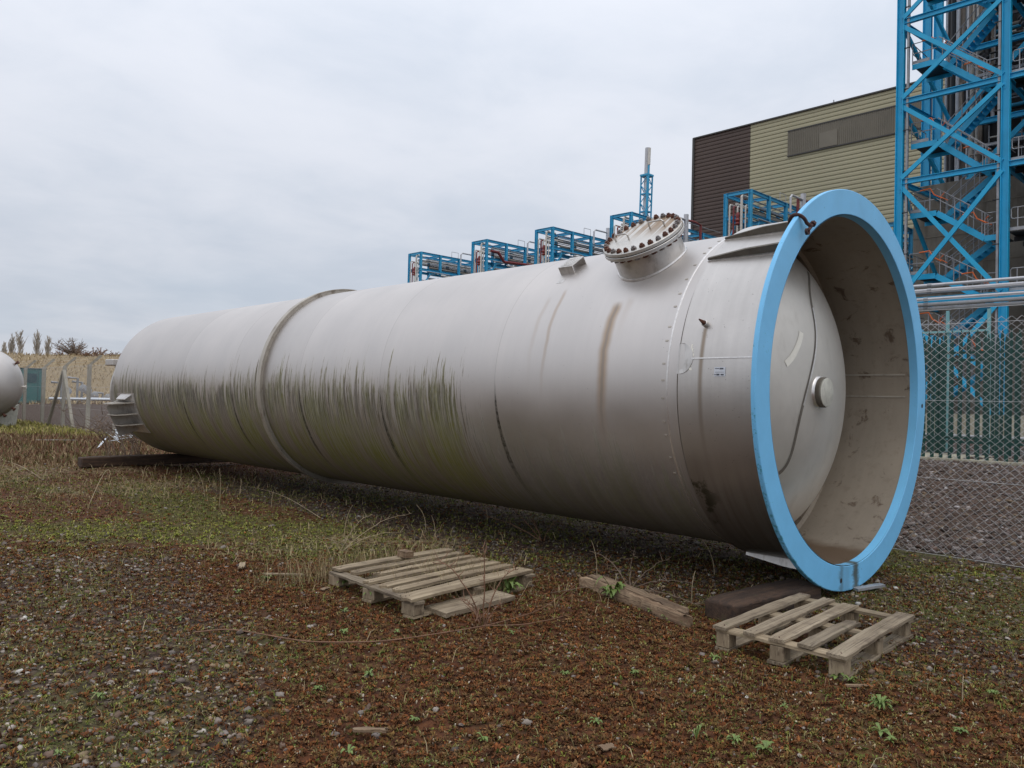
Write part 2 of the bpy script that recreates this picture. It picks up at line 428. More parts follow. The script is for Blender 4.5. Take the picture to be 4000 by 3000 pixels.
def mat_skirt(name, inner=False):
    m, t, b = material(name)
    p = t.pos(); x, y, z = t.xyz(p)
    h = t.m('SUBTRACT', z, TZ)
    an = t.m('ARCTAN2', h, t.m('SUBTRACT', TX, x)); cyl = t.comb(y, an, 0.0)
    cloud = t.noise(p, 2.2, 5, 0.6)
    streak = t.noise(t.vm('MULTIPLY', cyl, (16.0, 1.2, 1)), 1.0, 5, 0.62)
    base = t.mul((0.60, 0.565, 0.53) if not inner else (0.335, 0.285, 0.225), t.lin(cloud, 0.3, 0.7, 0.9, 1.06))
    base = t.mul(base, t.lin(streak, 0.3, 0.7, 0.94, 1.04))
    sp = t.voro(t.vm('MULTIPLY', cyl, (1, 1.35, 1)), 26.0)
    speck = t.m('MULTIPLY', t.m('LESS_THAN', sp.outputs['Distance'], 0.10), t.m('GREATER_THAN', t.noise(p, 5.0, 3), 0.5))
    base = t.mix(t.m('MULTIPLY', speck, 0.45), base, (0.16, 0.13, 0.11))
    metal, rough = 0.80, 0.40
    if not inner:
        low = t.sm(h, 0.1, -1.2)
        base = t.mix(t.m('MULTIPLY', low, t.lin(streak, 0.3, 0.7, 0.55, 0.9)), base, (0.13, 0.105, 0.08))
        al = t.m('MULTIPLY', t.sm(t.noise(p, 5.0, 6, 0.7), 0.52, 0.62), t.m('MULTIPLY', t.sm(y, 3.12, 3.3), t.m('MULTIPLY', t.sm(h, -0.6, -0.75), t.sm(h, -1.15, -1.0))))
        base = t.mix(t.m('MULTIPLY', al, 0.8), base, (0.06, 0.06, 0.03))
        # thin rust run under the broken stub and a bare weld line
        o2 = t.m('ABSOLUTE', t.m('SUBTRACT', y, t.m('ADD', 3.19, t.m('MULTIPLY', t.m('SUBTRACT', 0.44, h), 0.0))))
        run = t.m('MULTIPLY', t.sm(o2, 0.028, 0.004), t.m('MULTIPLY', t.sm(h, 0.43, 0.40), t.sm(h, -0.75, 0.3)))
        base = t.mix(t.m('MULTIPLY', run, 0.75), base, (0.21, 0.145, 0.085))
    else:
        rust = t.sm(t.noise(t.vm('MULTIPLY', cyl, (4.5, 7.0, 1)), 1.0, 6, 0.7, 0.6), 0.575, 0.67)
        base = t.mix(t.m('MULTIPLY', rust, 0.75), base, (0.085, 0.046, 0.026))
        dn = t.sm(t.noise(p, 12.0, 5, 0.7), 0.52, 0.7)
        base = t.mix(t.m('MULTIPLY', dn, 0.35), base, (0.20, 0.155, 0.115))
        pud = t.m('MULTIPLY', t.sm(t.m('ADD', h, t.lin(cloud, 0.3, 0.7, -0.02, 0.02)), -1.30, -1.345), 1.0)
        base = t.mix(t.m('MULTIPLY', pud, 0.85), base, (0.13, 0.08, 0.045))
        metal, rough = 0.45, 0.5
    t.put(b.inputs['Base Color'], base); b.inputs['Metallic'].default_value = metal; b.inputs['Roughness'].default_value = rough
    t.put(b.inputs['Normal'], t.bump(t.noise(p, 40, 4), 0.05, 0.01))
    return m

def mat_flange():
    m, t, b = material('light_blue_paint')
    p = t.pos(); x, y, z = t.xyz(p)
    n = t.noise(p, 3.0, 5, 0.6)
    base = t.mul((0.19, 0.55, 0.88), t.lin(n, 0.3, 0.7, 0.92, 1.06))
    r = t.m('SQRT', t.m('ADD', t.m('POWER', t.m('SUBTRACT', x, TX), 2.0), t.m('POWER', t.m('SUBTRACT', z, TZ), 2.0)))
    # chipped paint along the outer edge, teal primer below it
    ch = t.sm(t.m('ADD', r, t.lin(t.noise(p, 16, 6, 0.75), 0.3, 0.7, -0.022, 0.022)), t.lin(z, 0.5, 1.7, 1.578, 1.594), t.lin(z, 0.5, 1.7, 1.592, 1.606))
    base = t.mix(t.m('MULTIPLY', ch, 0.75), base, (0.03, 0.22, 0.27))
    ch2 = t.m('MULTIPLY', t.sm(t.noise(p, 30, 4, 0.7), 0.64, 0.68), t.sm(n, 0.5, 0.6))
    base = t.mix(t.m('MULTIPLY', ch2, 0.6), base, (0.07, 0.27, 0.36))
    # brown runs of dirty water at the lowest point of the ring
    a = t.m('SUBTRACT', x, TX)
    low = t.sm(z, 0.32, 0.24)
    for cx, w, am in ((0.07, 0.075, 0.9), (0.03, 0.05, 0.5), (-0.20, 0.07, 0.55), (-0.10, 0.10, 0.25)):
        g = t.m('MULTIPLY', t.sm(t.m('ABSOLUTE', t.m('SUBTRACT', a, t.m('ADD', cx, t.lin(t.noise(t.vm('MULTIPLY', p, (1, 1, 2)), 9, 5, 0.7), 0.3, 0.7, -0.03, 0.03)))), w, w*0.1), low)
        base = t.mix(t.m('MULTIPLY', g, am), base, (0.07, 0.075, 0.05))
    t.put(b.inputs['Base Color'], base); b.inputs['Roughness'].default_value = 0.42
    t.put(b.inputs['Normal'], t.bump(t.noise(p, 25, 5, 0.7), 0.08, 0.01))
    return m

def mat_wood(name, c1, c2, dark, axis_scale=(1.2, 22, 22), wet=0.0):
    m, t, b = material(name)
    o = t.objc(); r = t.rnd()
    p = t.vm('ADD', t.vm('MULTIPLY', o, axis_scale), t.comb(t.m('MULTIPLY', r, 37.0), t.m('MULTIPLY', r, 91.0), t.m('MULTIPLY', r, 53.0)))
    g = t.noise(p, 1.0, 6, 0.65, 0.4); g2 = t.noise(t.vm('MULTIPLY', p, (1.5, 5.5, 5.5)), 1.0, 5, 0.65)
    base = t.mix(t.sm(g, 0.32, 0.68), c1, c2)
    base = t.mix(t.m('MULTIPLY', t.sm(g2, 0.50, 0.68), 0.8), base, dark)
    w = t.noise(t.vm('ADD', o, t.comb(r, r, r)), 5.0, 5, 0.6)
    base = t.mix(t.m('MULTIPLY', t.sm(w, 0.5, 0.68), 0.45), base, dark)
    mossy = t.noise(t.vm('ADD', o, t.comb(r, r, r)), 9.0, 5, 0.7)
    base = t.mix(t.m('MULTIPLY', t.sm(mossy, 0.60, 0.72), 0.4), base, (0.10, 0.105, 0.045))
    base = t.mul(base, t.lin(r, 0, 1, 0.8, 1.15))
    t.put(b.inputs['Base Color'], base); b.inputs['Roughness'].default_value = 0.82-wet
    hh = t.m('ADD', t.m('MULTIPLY', g, 0.7), t.m('MULTIPLY', g2, 0.5))
    t.put(b.inputs['Normal'], t.bump(hh, 0.9, 0.01))
    return m

def mat_rust(name, c1=(0.075, 0.028, 0.018), c2=(0.16, 0.06, 0.03)):
    m, t, b = material(name)
    p = t.pos(); n = t.noise(p, 40, 6, 0.7)
    t.put(b.inputs['Base Color'], t.mix(t.sm(n, 0.4, 0.65), c1, c2)); b.inputs['Roughness'].default_value = 0.8
    t.put(b.inputs['Normal'], t.bump(n, 0.5, 0.004))
    return m

def mat_tint(name, rough=0.85, scale=30.0, var=0.25, trans=0.0, spec=0.3):   # colour from the vertex attribute
    m, t, b = material(name)
    n = t.noise(t.pos(), scale, 4, 0.6)
    t.put(b.inputs['Base Color'], t.mul(t.attr('tint'), t.lin(n, 0.3, 0.7, 1-var, 1+var)))
    b.inputs['Roughness'].default_value = rough
    b.inputs['Specular IOR Level'].default_value = spec
    return m

def mat_ground():
    m, t, b = material('soil_moss_gravel')
    p = t.pos(); zn = t.new('ShaderNodeAttribute', attribute_name='tint')
    gr, gv, st = [q for q in t.xyz(zn.outputs['Color'])]
    n1 = t.noise(p, 2.2, 6, 0.62); n2 = t.noise(p, 18.0, 5, 0.7); n3 = t.noise(p, 60.0, 4, 0.7)
    moss = t.mix(t.sm(n2, 0.35, 0.65), (0.046, 0.019, 0.010), (0.125, 0.047, 0.019))
    moss = t.mix(t.m('MULTIPLY', t.sm(n1, 0.52, 0.66), 0.5), moss, (0.060, 0.044, 0.020))
    green = t.mix(t.sm(n2, 0.35, 0.65), (0.040, 0.044, 0.014), (0.115, 0.110, 0.036))
    straw = t.mix(t.sm(n2, 0.35, 0.68), (0.12, 0.085, 0.045), (0.30, 0.23, 0.13))
    straw = t.mix(t.sm(t.xyz(p)[1], 60, 70), straw, (0.30, 0.235, 0.145))
    vr = t.voro(t.vm('ADD', p, t.comb(t.m('MULTIPLY', n2, 0.015), t.m('MULTIPLY', n3, 0.015), 0.0)), 26.0)
    cell = t.xyz(vr.outputs['Color'])[0]
    stone = t.mix(cell, (0.055, 0.036, 0.025), (0.15, 0.115, 0.09))
    stone = t.mix(t.sm(vr.outputs['Distance'], 0.35, 0.62), stone, (0.030, 0.024, 0.020))
    br = t.lin(t.m('ADD', t.m('MULTIPLY', n1, 0.35), t.m('MULTIPLY', n2, 0.65)), 0.3, 0.7, -0.40, 0.40)
    c = t.mix(t.m('MULTIPLY', t.sm(t.m('ADD', gv, br), 0.45, 0.75), 0.75), moss, stone)
    c = t.mix(t.m('MULTIPLY', t.sm(t.m('ADD', gr, br), 0.40, 0.80), 0.7), c, green)
    c = t.mix(t.m('MULTIPLY', t.sm(t.m('ADD', st, br), 0.42, 0.70), 0.85), c, straw)
    t.put(b.inputs['Base Color'], c); b.inputs['Roughness'].default_value = 0.92; b.inputs['Specular IOR Level'].default_value = 0.2
    hh = t.m('ADD', t.m('MULTIPLY', n2, 0.8), t.m('SUBTRACT', t.m('MULTIPLY', n3, 0.4), t.m('MULTIPLY', vr.outputs['Distance'], 0.6)))
    t.put(b.inputs['Normal'], t.bump(hh, 0.8, 0.02))
    return m

def mat_concrete(name, col=(0.30, 0.275, 0.235), stain=(0.13, 0.11, 0.085)):
    m, t, b = material(name)
    p = t.pos(); n = t.noise(p, 0.6, 6, 0.65); n2 = t.noise(t.vm('MULTIPLY', p, (1.6, 1.6, 0.25)), 1.0, 6, 0.65)
    c = t.mul(col, t.lin(n, 0.3, 0.7, 0.75, 1.18))
    c = t.mix(t.m('MULTIPLY', t.sm(n2, 0.48, 0.68), 0.7), c, stain)
    t.put(b.inputs['Base Color'], c); b.inputs['Roughness'].default_value = 0.88
    t.put(b.inputs['Normal'], t.bump(t.noise(p, 22, 5, 0.7), 0.3, 0.01))
    return m

M = dict(
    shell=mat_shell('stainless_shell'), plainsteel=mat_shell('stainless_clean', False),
    skirt=mat_skirt('stainless_skirt'), inner=mat_skirt('stainless_skirt_inside', True),
    flange=mat_flange(),
    weld=mat_plain('weld_metal', (0.74, 0.71, 0.68), 0.35, 0.85, 0.15, 30),
    steel=mat_plain('stainless_fittings', (0.60, 0.575, 0.545), 0.42, 0.7, 0.12, 9, 0.05, (0.22, 0.19, 0.15), 0.5),
    ringsteel=mat_plain('ring_steel', (0.46, 0.42, 0.36), 0.5, 0.5, 0.15, 4, 0.1, (0.17, 0.125, 0.08), 0.8),
    gusset=mat_plain('dark_shaded_plate', (0.13, 0.112, 0.088), 0.6, 0.1, 0.2, 14, 0.1, (0.09, 0.065, 0.045), 0.6),  # steel darkened in colour for the shade on the down-facing gussets
    headsteel=mat_plain('dished_head_steel', (0.64, 0.605, 0.545), 0.42, 0.62, 0.07, 3, 0.0, (0.50, 0.46, 0.40), 0.5),
    cover=None, rust=mat_rust('rusted_iron'), rust_dark=mat_rust('dark_rusted_iron', (0.04, 0.016, 0.013), (0.085, 0.032, 0.024)),
    bolt_grey=mat_plain('grey_bolt', (0.22, 0.20, 0.19), 0.45, 0.6, 0.2, 30, 0.2, (0.12, 0.05, 0.03), 0.8),
    blue=mat_plain('bright_blue_paint', (0.014, 0.40, 0.68), 0.42, 0, 0.10, 1.2, 0.0, (0.012, 0.26, 0.46), 0.35),
    rackblue=mat_plain('rack_blue_paint', (0.04, 0.36, 0.60), 0.45, 0, 0.1, 1.0),
    paleteal=mat_plain('pale_teal_paint', (0.20, 0.42, 0.44), 0.5, 0, 0.1, 2),
    galv=mat_plain('galvanised_steel', (0.33, 0.33, 0.34), 0.5, 0.35, 0.18, 3, 0.0, (0.2, 0.2, 0.2), 0.3),
    wire=mat_plain('galvanised_wire', (0.62, 0.61, 0.60), 0.55, 0.25, 0.1, 8),
    pipe=mat_plain('clad_grey_pipe', (0.52, 0.515, 0.53), 0.42, 0.3, 0.1, 1.5, 0.0, (0.3, 0.29, 0.28), 0.4),
    cream=mat_plain('cream_pipe', (0.60, 0.56, 0.50), 0.5, 0.1, 0.1, 1.5),
    darkpipe=mat_plain('dark_pipework', (0.055, 0.052, 0.055), 0.5, 0.2, 0.3, 1.5),
    brownpipe=mat_plain('weathered_lagging', (0.26, 0.215, 0.175), 0.5, 0.3, 0.25, 0.8, 0.0, (0.10, 0.07, 0.05), 0.7),
    red=mat_plain('red_oxide_paint', (0.20, 0.030, 0.028), 0.5, 0, 0.15, 2),
    orange=mat_plain('orange_safety_paint', (0.85, 0.17, 0.03), 0.45, 0, 0.08, 3),
    beige=mat_plain('olive_beige_cladding', (0.365, 0.33, 0.21), 0.55, 0, 0.05, 0.25),
    brown=mat_plain('dark_brown_cladding', (0.070, 0.042, 0.031), 0.55, 0, 0.08, 0.3),
    louvre=mat_plain('louvre_grey_brown', (0.18, 0.158, 0.12), 0.6, 0, 0.12, 0.5),
    coping=mat_plain('dark_coping', (0.06, 0.055, 0.05), 0.6),
    black=mat_plain('black_steel', (0.028, 0.028, 0.030), 0.6, 0.1, 0.3, 0.7),  # plain near-black steel colour
    concrete=mat_concrete('stained_concrete', (0.21, 0.185, 0.15), (0.085, 0.07, 0.052)), post=mat_concrete('post_concrete', (0.36, 0.33, 0.27), (0.19, 0.16, 0.12)),
    kerb=mat_concrete('kerb_concrete', (0.42, 0.385, 0.29), (0.22, 0.19, 0.13)),
    palisade=mat_plain('dark_green_paint', (0.012, 0.060, 0.048), 0.4, 0.05, 0.15, 3),
    cabin=mat_plain('teal_cabin_paint', (0.055, 0.17, 0.165), 0.5, 0, 0.08, 0.8), cabin_dark=mat_plain('dark_teal_panel', (0.030, 0.080, 0.095), 0.5),
    road=mat_plain('asphalt', (0.07, 0.068, 0.066), 0.9, 0, 0.2, 3, 0.3),
    wood=mat_wood('weathered_pallet_wood', (0.205, 0.155, 0.100), (0.36, 0.29, 0.20), (0.070, 0.045, 0.028)),
    woodpale=mat_wood('pale_pallet_wood', (0.235, 0.175, 0.108), (0.40, 0.315, 0.205), (0.082, 0.052, 0.030)),
    woodend=mat_wood('pallet_block_wood', (0.25, 0.185, 0.115), (0.37, 0.29, 0.19), (0.10, 0.065, 0.038), (16, 16, 3)),
    sleeper=mat_wood('dark_sleeper_wood', (0.034, 0.020, 0.013), (0.090, 0.050, 0.029), (0.016, 0.010, 0.008)),
    rotten=mat_wood('rotten_timber', (0.16, 0.095, 0.054), (0.33, 0.235, 0.145), (0.05, 0.028, 0.018)),
    bark=mat_plain('bark', (0.10, 0.082, 0.066), 0.9, 0, 0.3, 3), twig=mat_plain('winter_twigs', (0.19, 0.135, 0.095), 0.85, 0, 0.3, 2),
    poplar=mat_plain('poplar_twigs', (0.36, 0.32, 0.27), 0.85, 0, 0.25, 0.5),
    stalk=mat_plain('dry_stalk', (0.40, 0.315, 0.20), 0.85, 0, 0.3, 12), redstem=mat_plain('bramble_stem', (0.20, 0.105, 0.06), 0.7, 0, 0.3, 12),
    leaf=mat_plain('weed_leaf', (0.14, 0.20, 0.046), 0.55, 0, 0.3, 25), leafdark=mat_plain('dark_leaf', (0.022, 0.04, 0.014), 0.5, 0, 0.4, 25),
    stone=mat_tint('pebble', 0.85, 45, 0.22), moss=mat_tint('moss', 0.95, 70, 0.25, spec=0.1), grass=mat_tint('grass_blades', 0.75, 10, 0.15, spec=0.2),
    ground=mat_ground(), sticker=None, tape=mat_plain('off_white_tape', (0.85, 0.82, 0.72), 0.5, 0, 0.05, 20),
    paper=mat_plain('old_label_paper', (0.62, 0.64, 0.68), 0.6, 0, 0.08, 60), ink=mat_plain('label_ink', (0.07, 0.075, 0.09), 0.6),
    capsteel=mat_plain('nozzle_cap', (0.58, 0.565, 0.49), 0.5, 0.2, 0.15, 14, 0.0, (0.32, 0.30, 0.26), 0.6),
    alu=mat_plain('bright_aluminium', (0.62, 0.64, 0.66), 0.4, 0.5, 0.15, 6),
)
def mat_cover():
    m, t, b = material('manway_cover_steel')
    o = t.pos(); x, y, z = t.xyz(o)
    n = t.noise(o, 8, 5, 0.6)
    base = t.mul((0.62, 0.595, 0.55), t.lin(n, 0.3, 0.7, 0.92, 1.06))
    # rust washed down the slope of the cover from the upper bolts
    s = t.noise(t.vm('MULTIPLY', t.comb(y, z, 0), (26, 1.2, 1)), 1.0, 4, 0.6)
    up = t.sm(z, 2.80, 2.98)
    base = t.mix(t.m('MULTIPLY', t.m('MULTIPLY', t.sm(s, 0.40, 0.56), up), 0.95), base, (0.30, 0.20, 0.115))
    t.put(b.inputs['Base Color'], base); b.inputs['Roughness'].default_value = 0.45; b.inputs['Metallic'].default_value = 0.45
    return m
M['cover'] = mat_cover()

# ------------------------------------------------------------------ ground sheet
def axis_coords(lo, hi, fine_lo, fine_hi, step, grow=1.16):
    c = list(np.arange(fine_lo, fine_hi+1e-6, step))
    s = step
    while c[-1] < hi: s = min(s*grow, 60); c.append(c[-1]+s)
    s = step
    while c[0] > lo: s = min(s*grow, 60); c.insert(0, c[0]-s)
    return np.array(c)
gx = axis_coords(-900, 1400, 1.0, 8.8, 0.037, 1.12); gx = np.unique(np.concatenate([gx, np.arange(9.7, 20, 0.45)]))
gy = axis_coords(-900, 1400, 0.0, 10.0, 0.037, 1.06); gy = np.unique(np.concatenate([gy, np.arange(16, 48, 0.35), np.arange(48, 100, 1.1)]))
GX, GY = np.meshgrid(gx, gy, indexing='ij')
gv = np.stack([GX.ravel(), GY.ravel(), gz(GX.ravel(), GY.ravel())], 1)
nx, ny = len(gx), len(gy)
ii, jj = np.meshgrid(np.arange(nx-1), np.arange(ny-1), indexing='ij')
q0 = (ii*ny+jj).ravel()
gf = np.stack([q0, q0+ny, q0+ny+1, q0+1], 1)
zg = np.stack(zones(gv[:, 0], gv[:, 1]), 1)
ground_o = bulk('ground', gv, gf, M['ground'], zg, True, kind='structure')

# ------------------------------------------------------------------ the big tank
YA = Vector((0, 1, 0))
def cyl_pt(y, deg, r):
    a = math.radians(deg); return Vector((TX-r*math.cos(a), y, TZ+r*math.sin(a)))
def cyl_n(deg):
    a = math.radians(deg); return Vector((-math.cos(a), 0, math.sin(a)))
def cyl_t(deg):                      # direction of growing angle (upwards on the visible side)
    a = math.radians(deg); return Vector((math.sin(a), 0, math.cos(a)))
def patch(mb, y0, y1, a0, a1, r0, r1, n=10):
    vs = []
    for i in range(n+1):
        a = a0+(a1-a0)*i/n
        vs += [cyl_pt(y0, a, r0), cyl_pt(y1, a, r0), cyl_pt(y1, a, r1), cyl_pt(y0, a, r1)]
    fs = [(0, 1, 2, 3), (4*n+3, 4*n+2, 4*n+1, 4*n)]
    for i in range(n):
        for k in range(4):
            fs.append((4*i+k, 4*i+4+k, 4*i+4+(k+1) % 4, 4*i+(k+1) % 4))
    return mb.add(vs, fs)

def shell_lathe(name, prof, mat, parent, tone, n=160, smooth=True):
    mb = MB().lathe(prof, (TX, 0, TZ), YA, n)
    o = build(name, mb, mat, parent, smooth, ang=50)
    at = o.data.color_attributes.new('tint', 'FLOAT_COLOR', 'POINT')
    at.data.foreach_set('color', [q for _ in o.data.vertices for q in (tone, tone, tone*1.005, 1)])
    return o
tank = thing('pressure_vessel', (TX, 2.65, 0.0), 'huge stainless steel vessel on its side with light blue end flange and algae streaks', 'tank')
edges = [3.42]+SEAMS[1:6]+[15.80]
tones = [1.0, 0.985, 1.01, 0.97, 1.0, 0.94]
for i in range(len(edges)-1):
    a, b_ = edges[i], edges[i+1]
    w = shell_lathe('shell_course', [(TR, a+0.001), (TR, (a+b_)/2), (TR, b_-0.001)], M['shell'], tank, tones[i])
prof = [(TR*math.cos(t), 15.80+TR/2*math.sin(t)) for t in np.linspace(0, math.pi/2, 28)]
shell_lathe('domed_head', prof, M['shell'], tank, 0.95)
for i, sy in enumerate(SEAMS[1:6]):           # raised weld beads between courses
    mb = MB().lathe([(TR-0.001, sy-0.006), (TR+0.0012, sy-0.002), (TR+0.0012, sy+0.002), (TR-0.001, sy+0.006)], (TX, 0, TZ), YA, 160)
    o = build('weld_seam', mb, M['shell'], tank, True)
    at = o.data.color_attributes.new('tint', 'FLOAT_COLOR', 'POINT')
    at.data.foreach_set('color', [0.80]*4*len(o.data.vertices))
# stiffening ring
mb = MB().lathe([(TR-0.01, 9.965), (TR+0.048, 9.965), (TR+0.048, 9.94), (TR+0.058, 9.94), (TR+0.058, 10.03), (TR+0.048, 10.03), (TR+0.048, 10.005), (TR-0.01, 10.005)], (TX, 0, TZ), YA, 160, True)
build('stiffening_ring', mb, M['ringsteel'], tank, True, ang=30)
# near closing seam with its band, then the skirt
mb = MB().lathe([(TR-0.002, 3.52), (TR+0.004, 3.515), (TR+0.004, 3.505), (TR-0.002, 3.50)], (TX, 0, TZ), YA, 160)
build('weld_seam', mb, M['weld'], tank, True)
for k in range(16):
    dg = -30+k*6.3+random.uniform(-1.5, 1.5)
    mbt = MB(); patch(mbt, 3.535, 3.56, dg, dg+0.55, TR-0.002, TR+0.0035, 2)
    build('tack_mark', mbt, M['ringsteel'], tank)
SR, SRI = 1.402, 1.387
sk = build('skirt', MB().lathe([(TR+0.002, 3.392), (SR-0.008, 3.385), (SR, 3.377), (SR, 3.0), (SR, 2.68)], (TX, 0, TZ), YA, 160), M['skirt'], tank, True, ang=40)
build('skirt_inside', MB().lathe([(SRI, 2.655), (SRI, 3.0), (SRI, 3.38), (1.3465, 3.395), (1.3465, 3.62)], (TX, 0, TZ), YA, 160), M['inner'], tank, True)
# longitudinal weld, half round cover at its end, label, bare stub
wp = MB()
patch(wp, 2.685, 3.27, 7.62, 7.98, SR-0.004, SR+0.005, 2)
build('longitudinal_weld', wp, M['weld'], sk)
hp = MB(); nn = 20
ctr = (3.365, 7.9)
fan = [cyl_pt(ctr[0]-0.105*math.sin(math.pi*k/nn), ctr[1]+math.degrees(0.115*math.cos(math.pi*k/nn)/SR), SR+0.004) for k in range(nn+1)]
fan += [cyl_pt(3.40, ctr[1]-math.degrees(0.115/SR), SR-0.01), cyl_pt(3.40, ctr[1]+math.degrees(0.115/SR), SR-0.01)]
nf = len(fan)
hp.add(fan+[p-cyl_n(7.9)*0.012 for p in fan], [tuple(range(nf))]+[(i, (i+1) % nf, nf+(i+1) % nf, nf+i) for i in range(nf)])
build('half_round_cover', hp, M['steel'], sk)
lp = MB(); patch(lp, 2.985, 3.075, 2.35, 5.05, SR+0.001, SR+0.003, 4)
lab = build('paper_label', lp, M['paper'], sk, label='torn silver paper label with smudged print')
ip = MB()
for k, (ya, yb, a0, a1) in enumerate(((3.00, 3.03, 4.4, 4.8), (3.035, 3.066, 4.55, 4.75), (2.995, 3.02, 2.65, 3.05), (3.03, 3.055, 2.62, 3.1), (3.06, 3.07, 2.7, 3.0), (2.995, 3.065, 3.55, 3.62))):
    patch(ip, ya, yb, a0, a1, SR+0.0032, SR+0.0042, 1)
build('print', ip, M['ink'], lab)
n0 = cyl_n(18.3); c0 = cyl_pt(3.19, 18.3, SR)
build('stub_socket', MB().lathe([(0.024, -0.01), (0.024, 0.03), (0.019, 0.034), (0.016, 0.03)], c0, n0, 16), M['steel'], sk, True)
sd = (n0+Vector((0, 0.55, 0.35))).normalized()
build('broken_rusty_stub', MB().tube([c0+n0*0.015, c0+n0*0.045, c0+n0*0.048+sd*0.012, c0+n0*0.048+sd*0.038], [0.015, 0.014, 0.012, 0.005], 8), M['rust'], sk, True)
mp = MB()
for ya, yb, a0, a1 in ((3.265, 3.29, 9.6, 10.9), (3.275, 3.285, 11, 12.2), (3.255, 3.28, 8.4, 9.3), (3.27, 3.29, 5.6, 6.3), (3.265, 3.287, 4.2, 5.0)):
    patch(mp, ya, yb, a0, a1, SR, SR+0.0015, 2)
build('paint_marker_smudge', mp, M['tape'], sk)
# base ring flange
FY0, FY1, FRO, FRI = 2.65, 2.684, 1.584, 1.390
fl = build('flange', MB().lathe([(FRI, FY0+0.004), (FRI+0.004, FY0), (FRO-0.005, FY0), (FRO, FY0+0.005), (FRO, FY1), (FRI+0.01, FY1), (FRI, FY1), (FRI, FY0+0.02)], (TX, 0, TZ), YA, 180, True), M['flange'], tank, True, ang=30, label='wide light blue painted base ring with chipped edge')
build('painted_bore', MB().lathe([(FRI-0.006, FY0+0.004), (FRI-0.006, FY0+0.070), (FRI+0.001, FY0+0.073)], (TX, 0, TZ), YA, 160), M['flange'], fl, True)
for dg in (-86+0.5, 184):           # two small black discs painting the dark of drilled holes in the ring face
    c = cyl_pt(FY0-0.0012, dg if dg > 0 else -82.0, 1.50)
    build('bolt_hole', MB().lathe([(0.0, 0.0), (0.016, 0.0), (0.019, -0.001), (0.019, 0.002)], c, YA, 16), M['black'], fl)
# gusset plates between skirt and ring (upper pair, lower pair)
for dg, ts in ((44.4, 1), (57.2, 1), (-76.0, 1), (-60.0, 0)):
    if not ts: continue
    n1, t1 = cyl_n(dg), cyl_t(dg)
    prof = [(2.69, SR-0.01), (3.385, SR-0.01), (3.385, SR+0.022), (3.05, SR+0.064), (2.69, SR+0.078)]
    gp = MB().prism([Vector((TX, y, TZ))+n1*r-t1*0.009 for y, r in prof], t1*0.018)
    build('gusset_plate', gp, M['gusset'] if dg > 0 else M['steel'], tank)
    wb = MB(); patch(wb, 2.685, 3.385, dg-0.95, dg-0.35, SR-0.003, SR+0.008, 2); build('fillet_weld', wb, M['weld'], tank)
# rusty lifting shackle on the ring
sh = thing('lifting_shackle', cyl_pt(2.66, 51, 1.55), 'rusty bow shackle hooked through the blue ring near its top', 'shackle')
n1, t1 = cyl_n(50.5), cyl_t(50.5); sc = cyl_pt(2.665, 50.5, 1.515)
pts = []
for k in range(15):
    q = math.pi*(0.02+0.98*k/14)
    pts.append(sc+n1*(0.078*math.sin(q))+Vector((0, 0.062*math.cos(q)+0.012, 0))+t1*0.0)
pts = [sc+Vector((0, 0.085, 0))-n1*0.02]+pts[0:]+[sc+Vector((0, -0.075, 0))-n1*0.03]
build('bow', MB().tube(pts, [0.010]+[0.0135]*15+[0.016], 10), M['rust_dark'], sh, True)
pc = sc+Vector((0, -0.07, 0))-n1*0.035
build('pin', MB().tube([pc-t1*0.05, pc+t1*0.05], 0.012, 10), M['rust_dark'], sh, True)
build('pin_eye', MB().lathe([(0.010, -0.010), (0.024, -0.010), (0.024, 0.010), (0.010, 0.010)], pc-t1*0.065, YA, 14, True), M['rust_dark'], sh, True)
build('nut', MB().lathe([(0.0, -0.012), (0.023, -0.012), (0.023, 0.012), (0.0, 0.012)], pc+t1*0.045, t1, 6), M['rust_dark'], sh)

# dished head seen inside the skirt
HT, HD = 3.60, 0.66
prof = [(1.346*math.cos(t), HT-HD*math.sin(t)) for t in np.linspace(0, math.pi/2, 30)]
dome = build('dished_head', MB().lathe(prof, (TX, 0, TZ), YA, 160), M['headsteel'], tank, True)
at = dome.data.color_attributes.new('tint', 'FLOAT_COLOR', 'POINT'); at.data.foreach_set('color', [0.9]*4*len(dome.data.vertices))
def dome_pt(u, v, lift=0.0):         # u across (x), v up (z), in metres from the axis
    r2 = min((u*u+v*v)/1.346**2, 0.9999)
    y = HT-HD*math.sqrt(1-r2)
    return Vector((TX+u, y-lift, TZ+v))
def dome_strip(mb, cl, w, lift):
    vs = []; n = len(cl)
    for i, (u, v) in enumerate(cl):
        a = cl[max(i-1, 0)]; b_ = cl[min(i+1, n-1)]
        d = Vector((b_[0]-a[0], b_[1]-a[1])).normalized(); ww = w(i/(n-1)) if callable(w) else w
        for s_ in (-1, 1):
            vs.append(dome_pt(u-d.y*s_*ww/2, v+d.x*s_*ww/2, lift))
    return mb.add(vs, [(2*i, 2*i+1, 2*i+3, 2*i+2) for i in range(n-1)])
cl = [(-0.40+0.0*q-0.30*(q*q-0.05), 1.25*q) for q in np.linspace(-0.95, 1.0, 40)]
def d2(px, py):                      # point of the head seen at a photo pixel
    dd = ray(px, py); t = 5.0
    for _ in range(60):
        P = np.array([0, 0, H])+t*dd; u, v = P[0]-TX, P[2]-TZ
        r2 = min((u*u+v*v)/1.346**2, 0.999); y = HT-HD*math.sqrt(1-r2); t += (y-P[1])*0.5/max(dd[1], 0.2)
    return (P[0]-TX, P[2]-TZ)
z8 = lambda a, b_: (2600+a*.84388, 1000+b_*.84388)
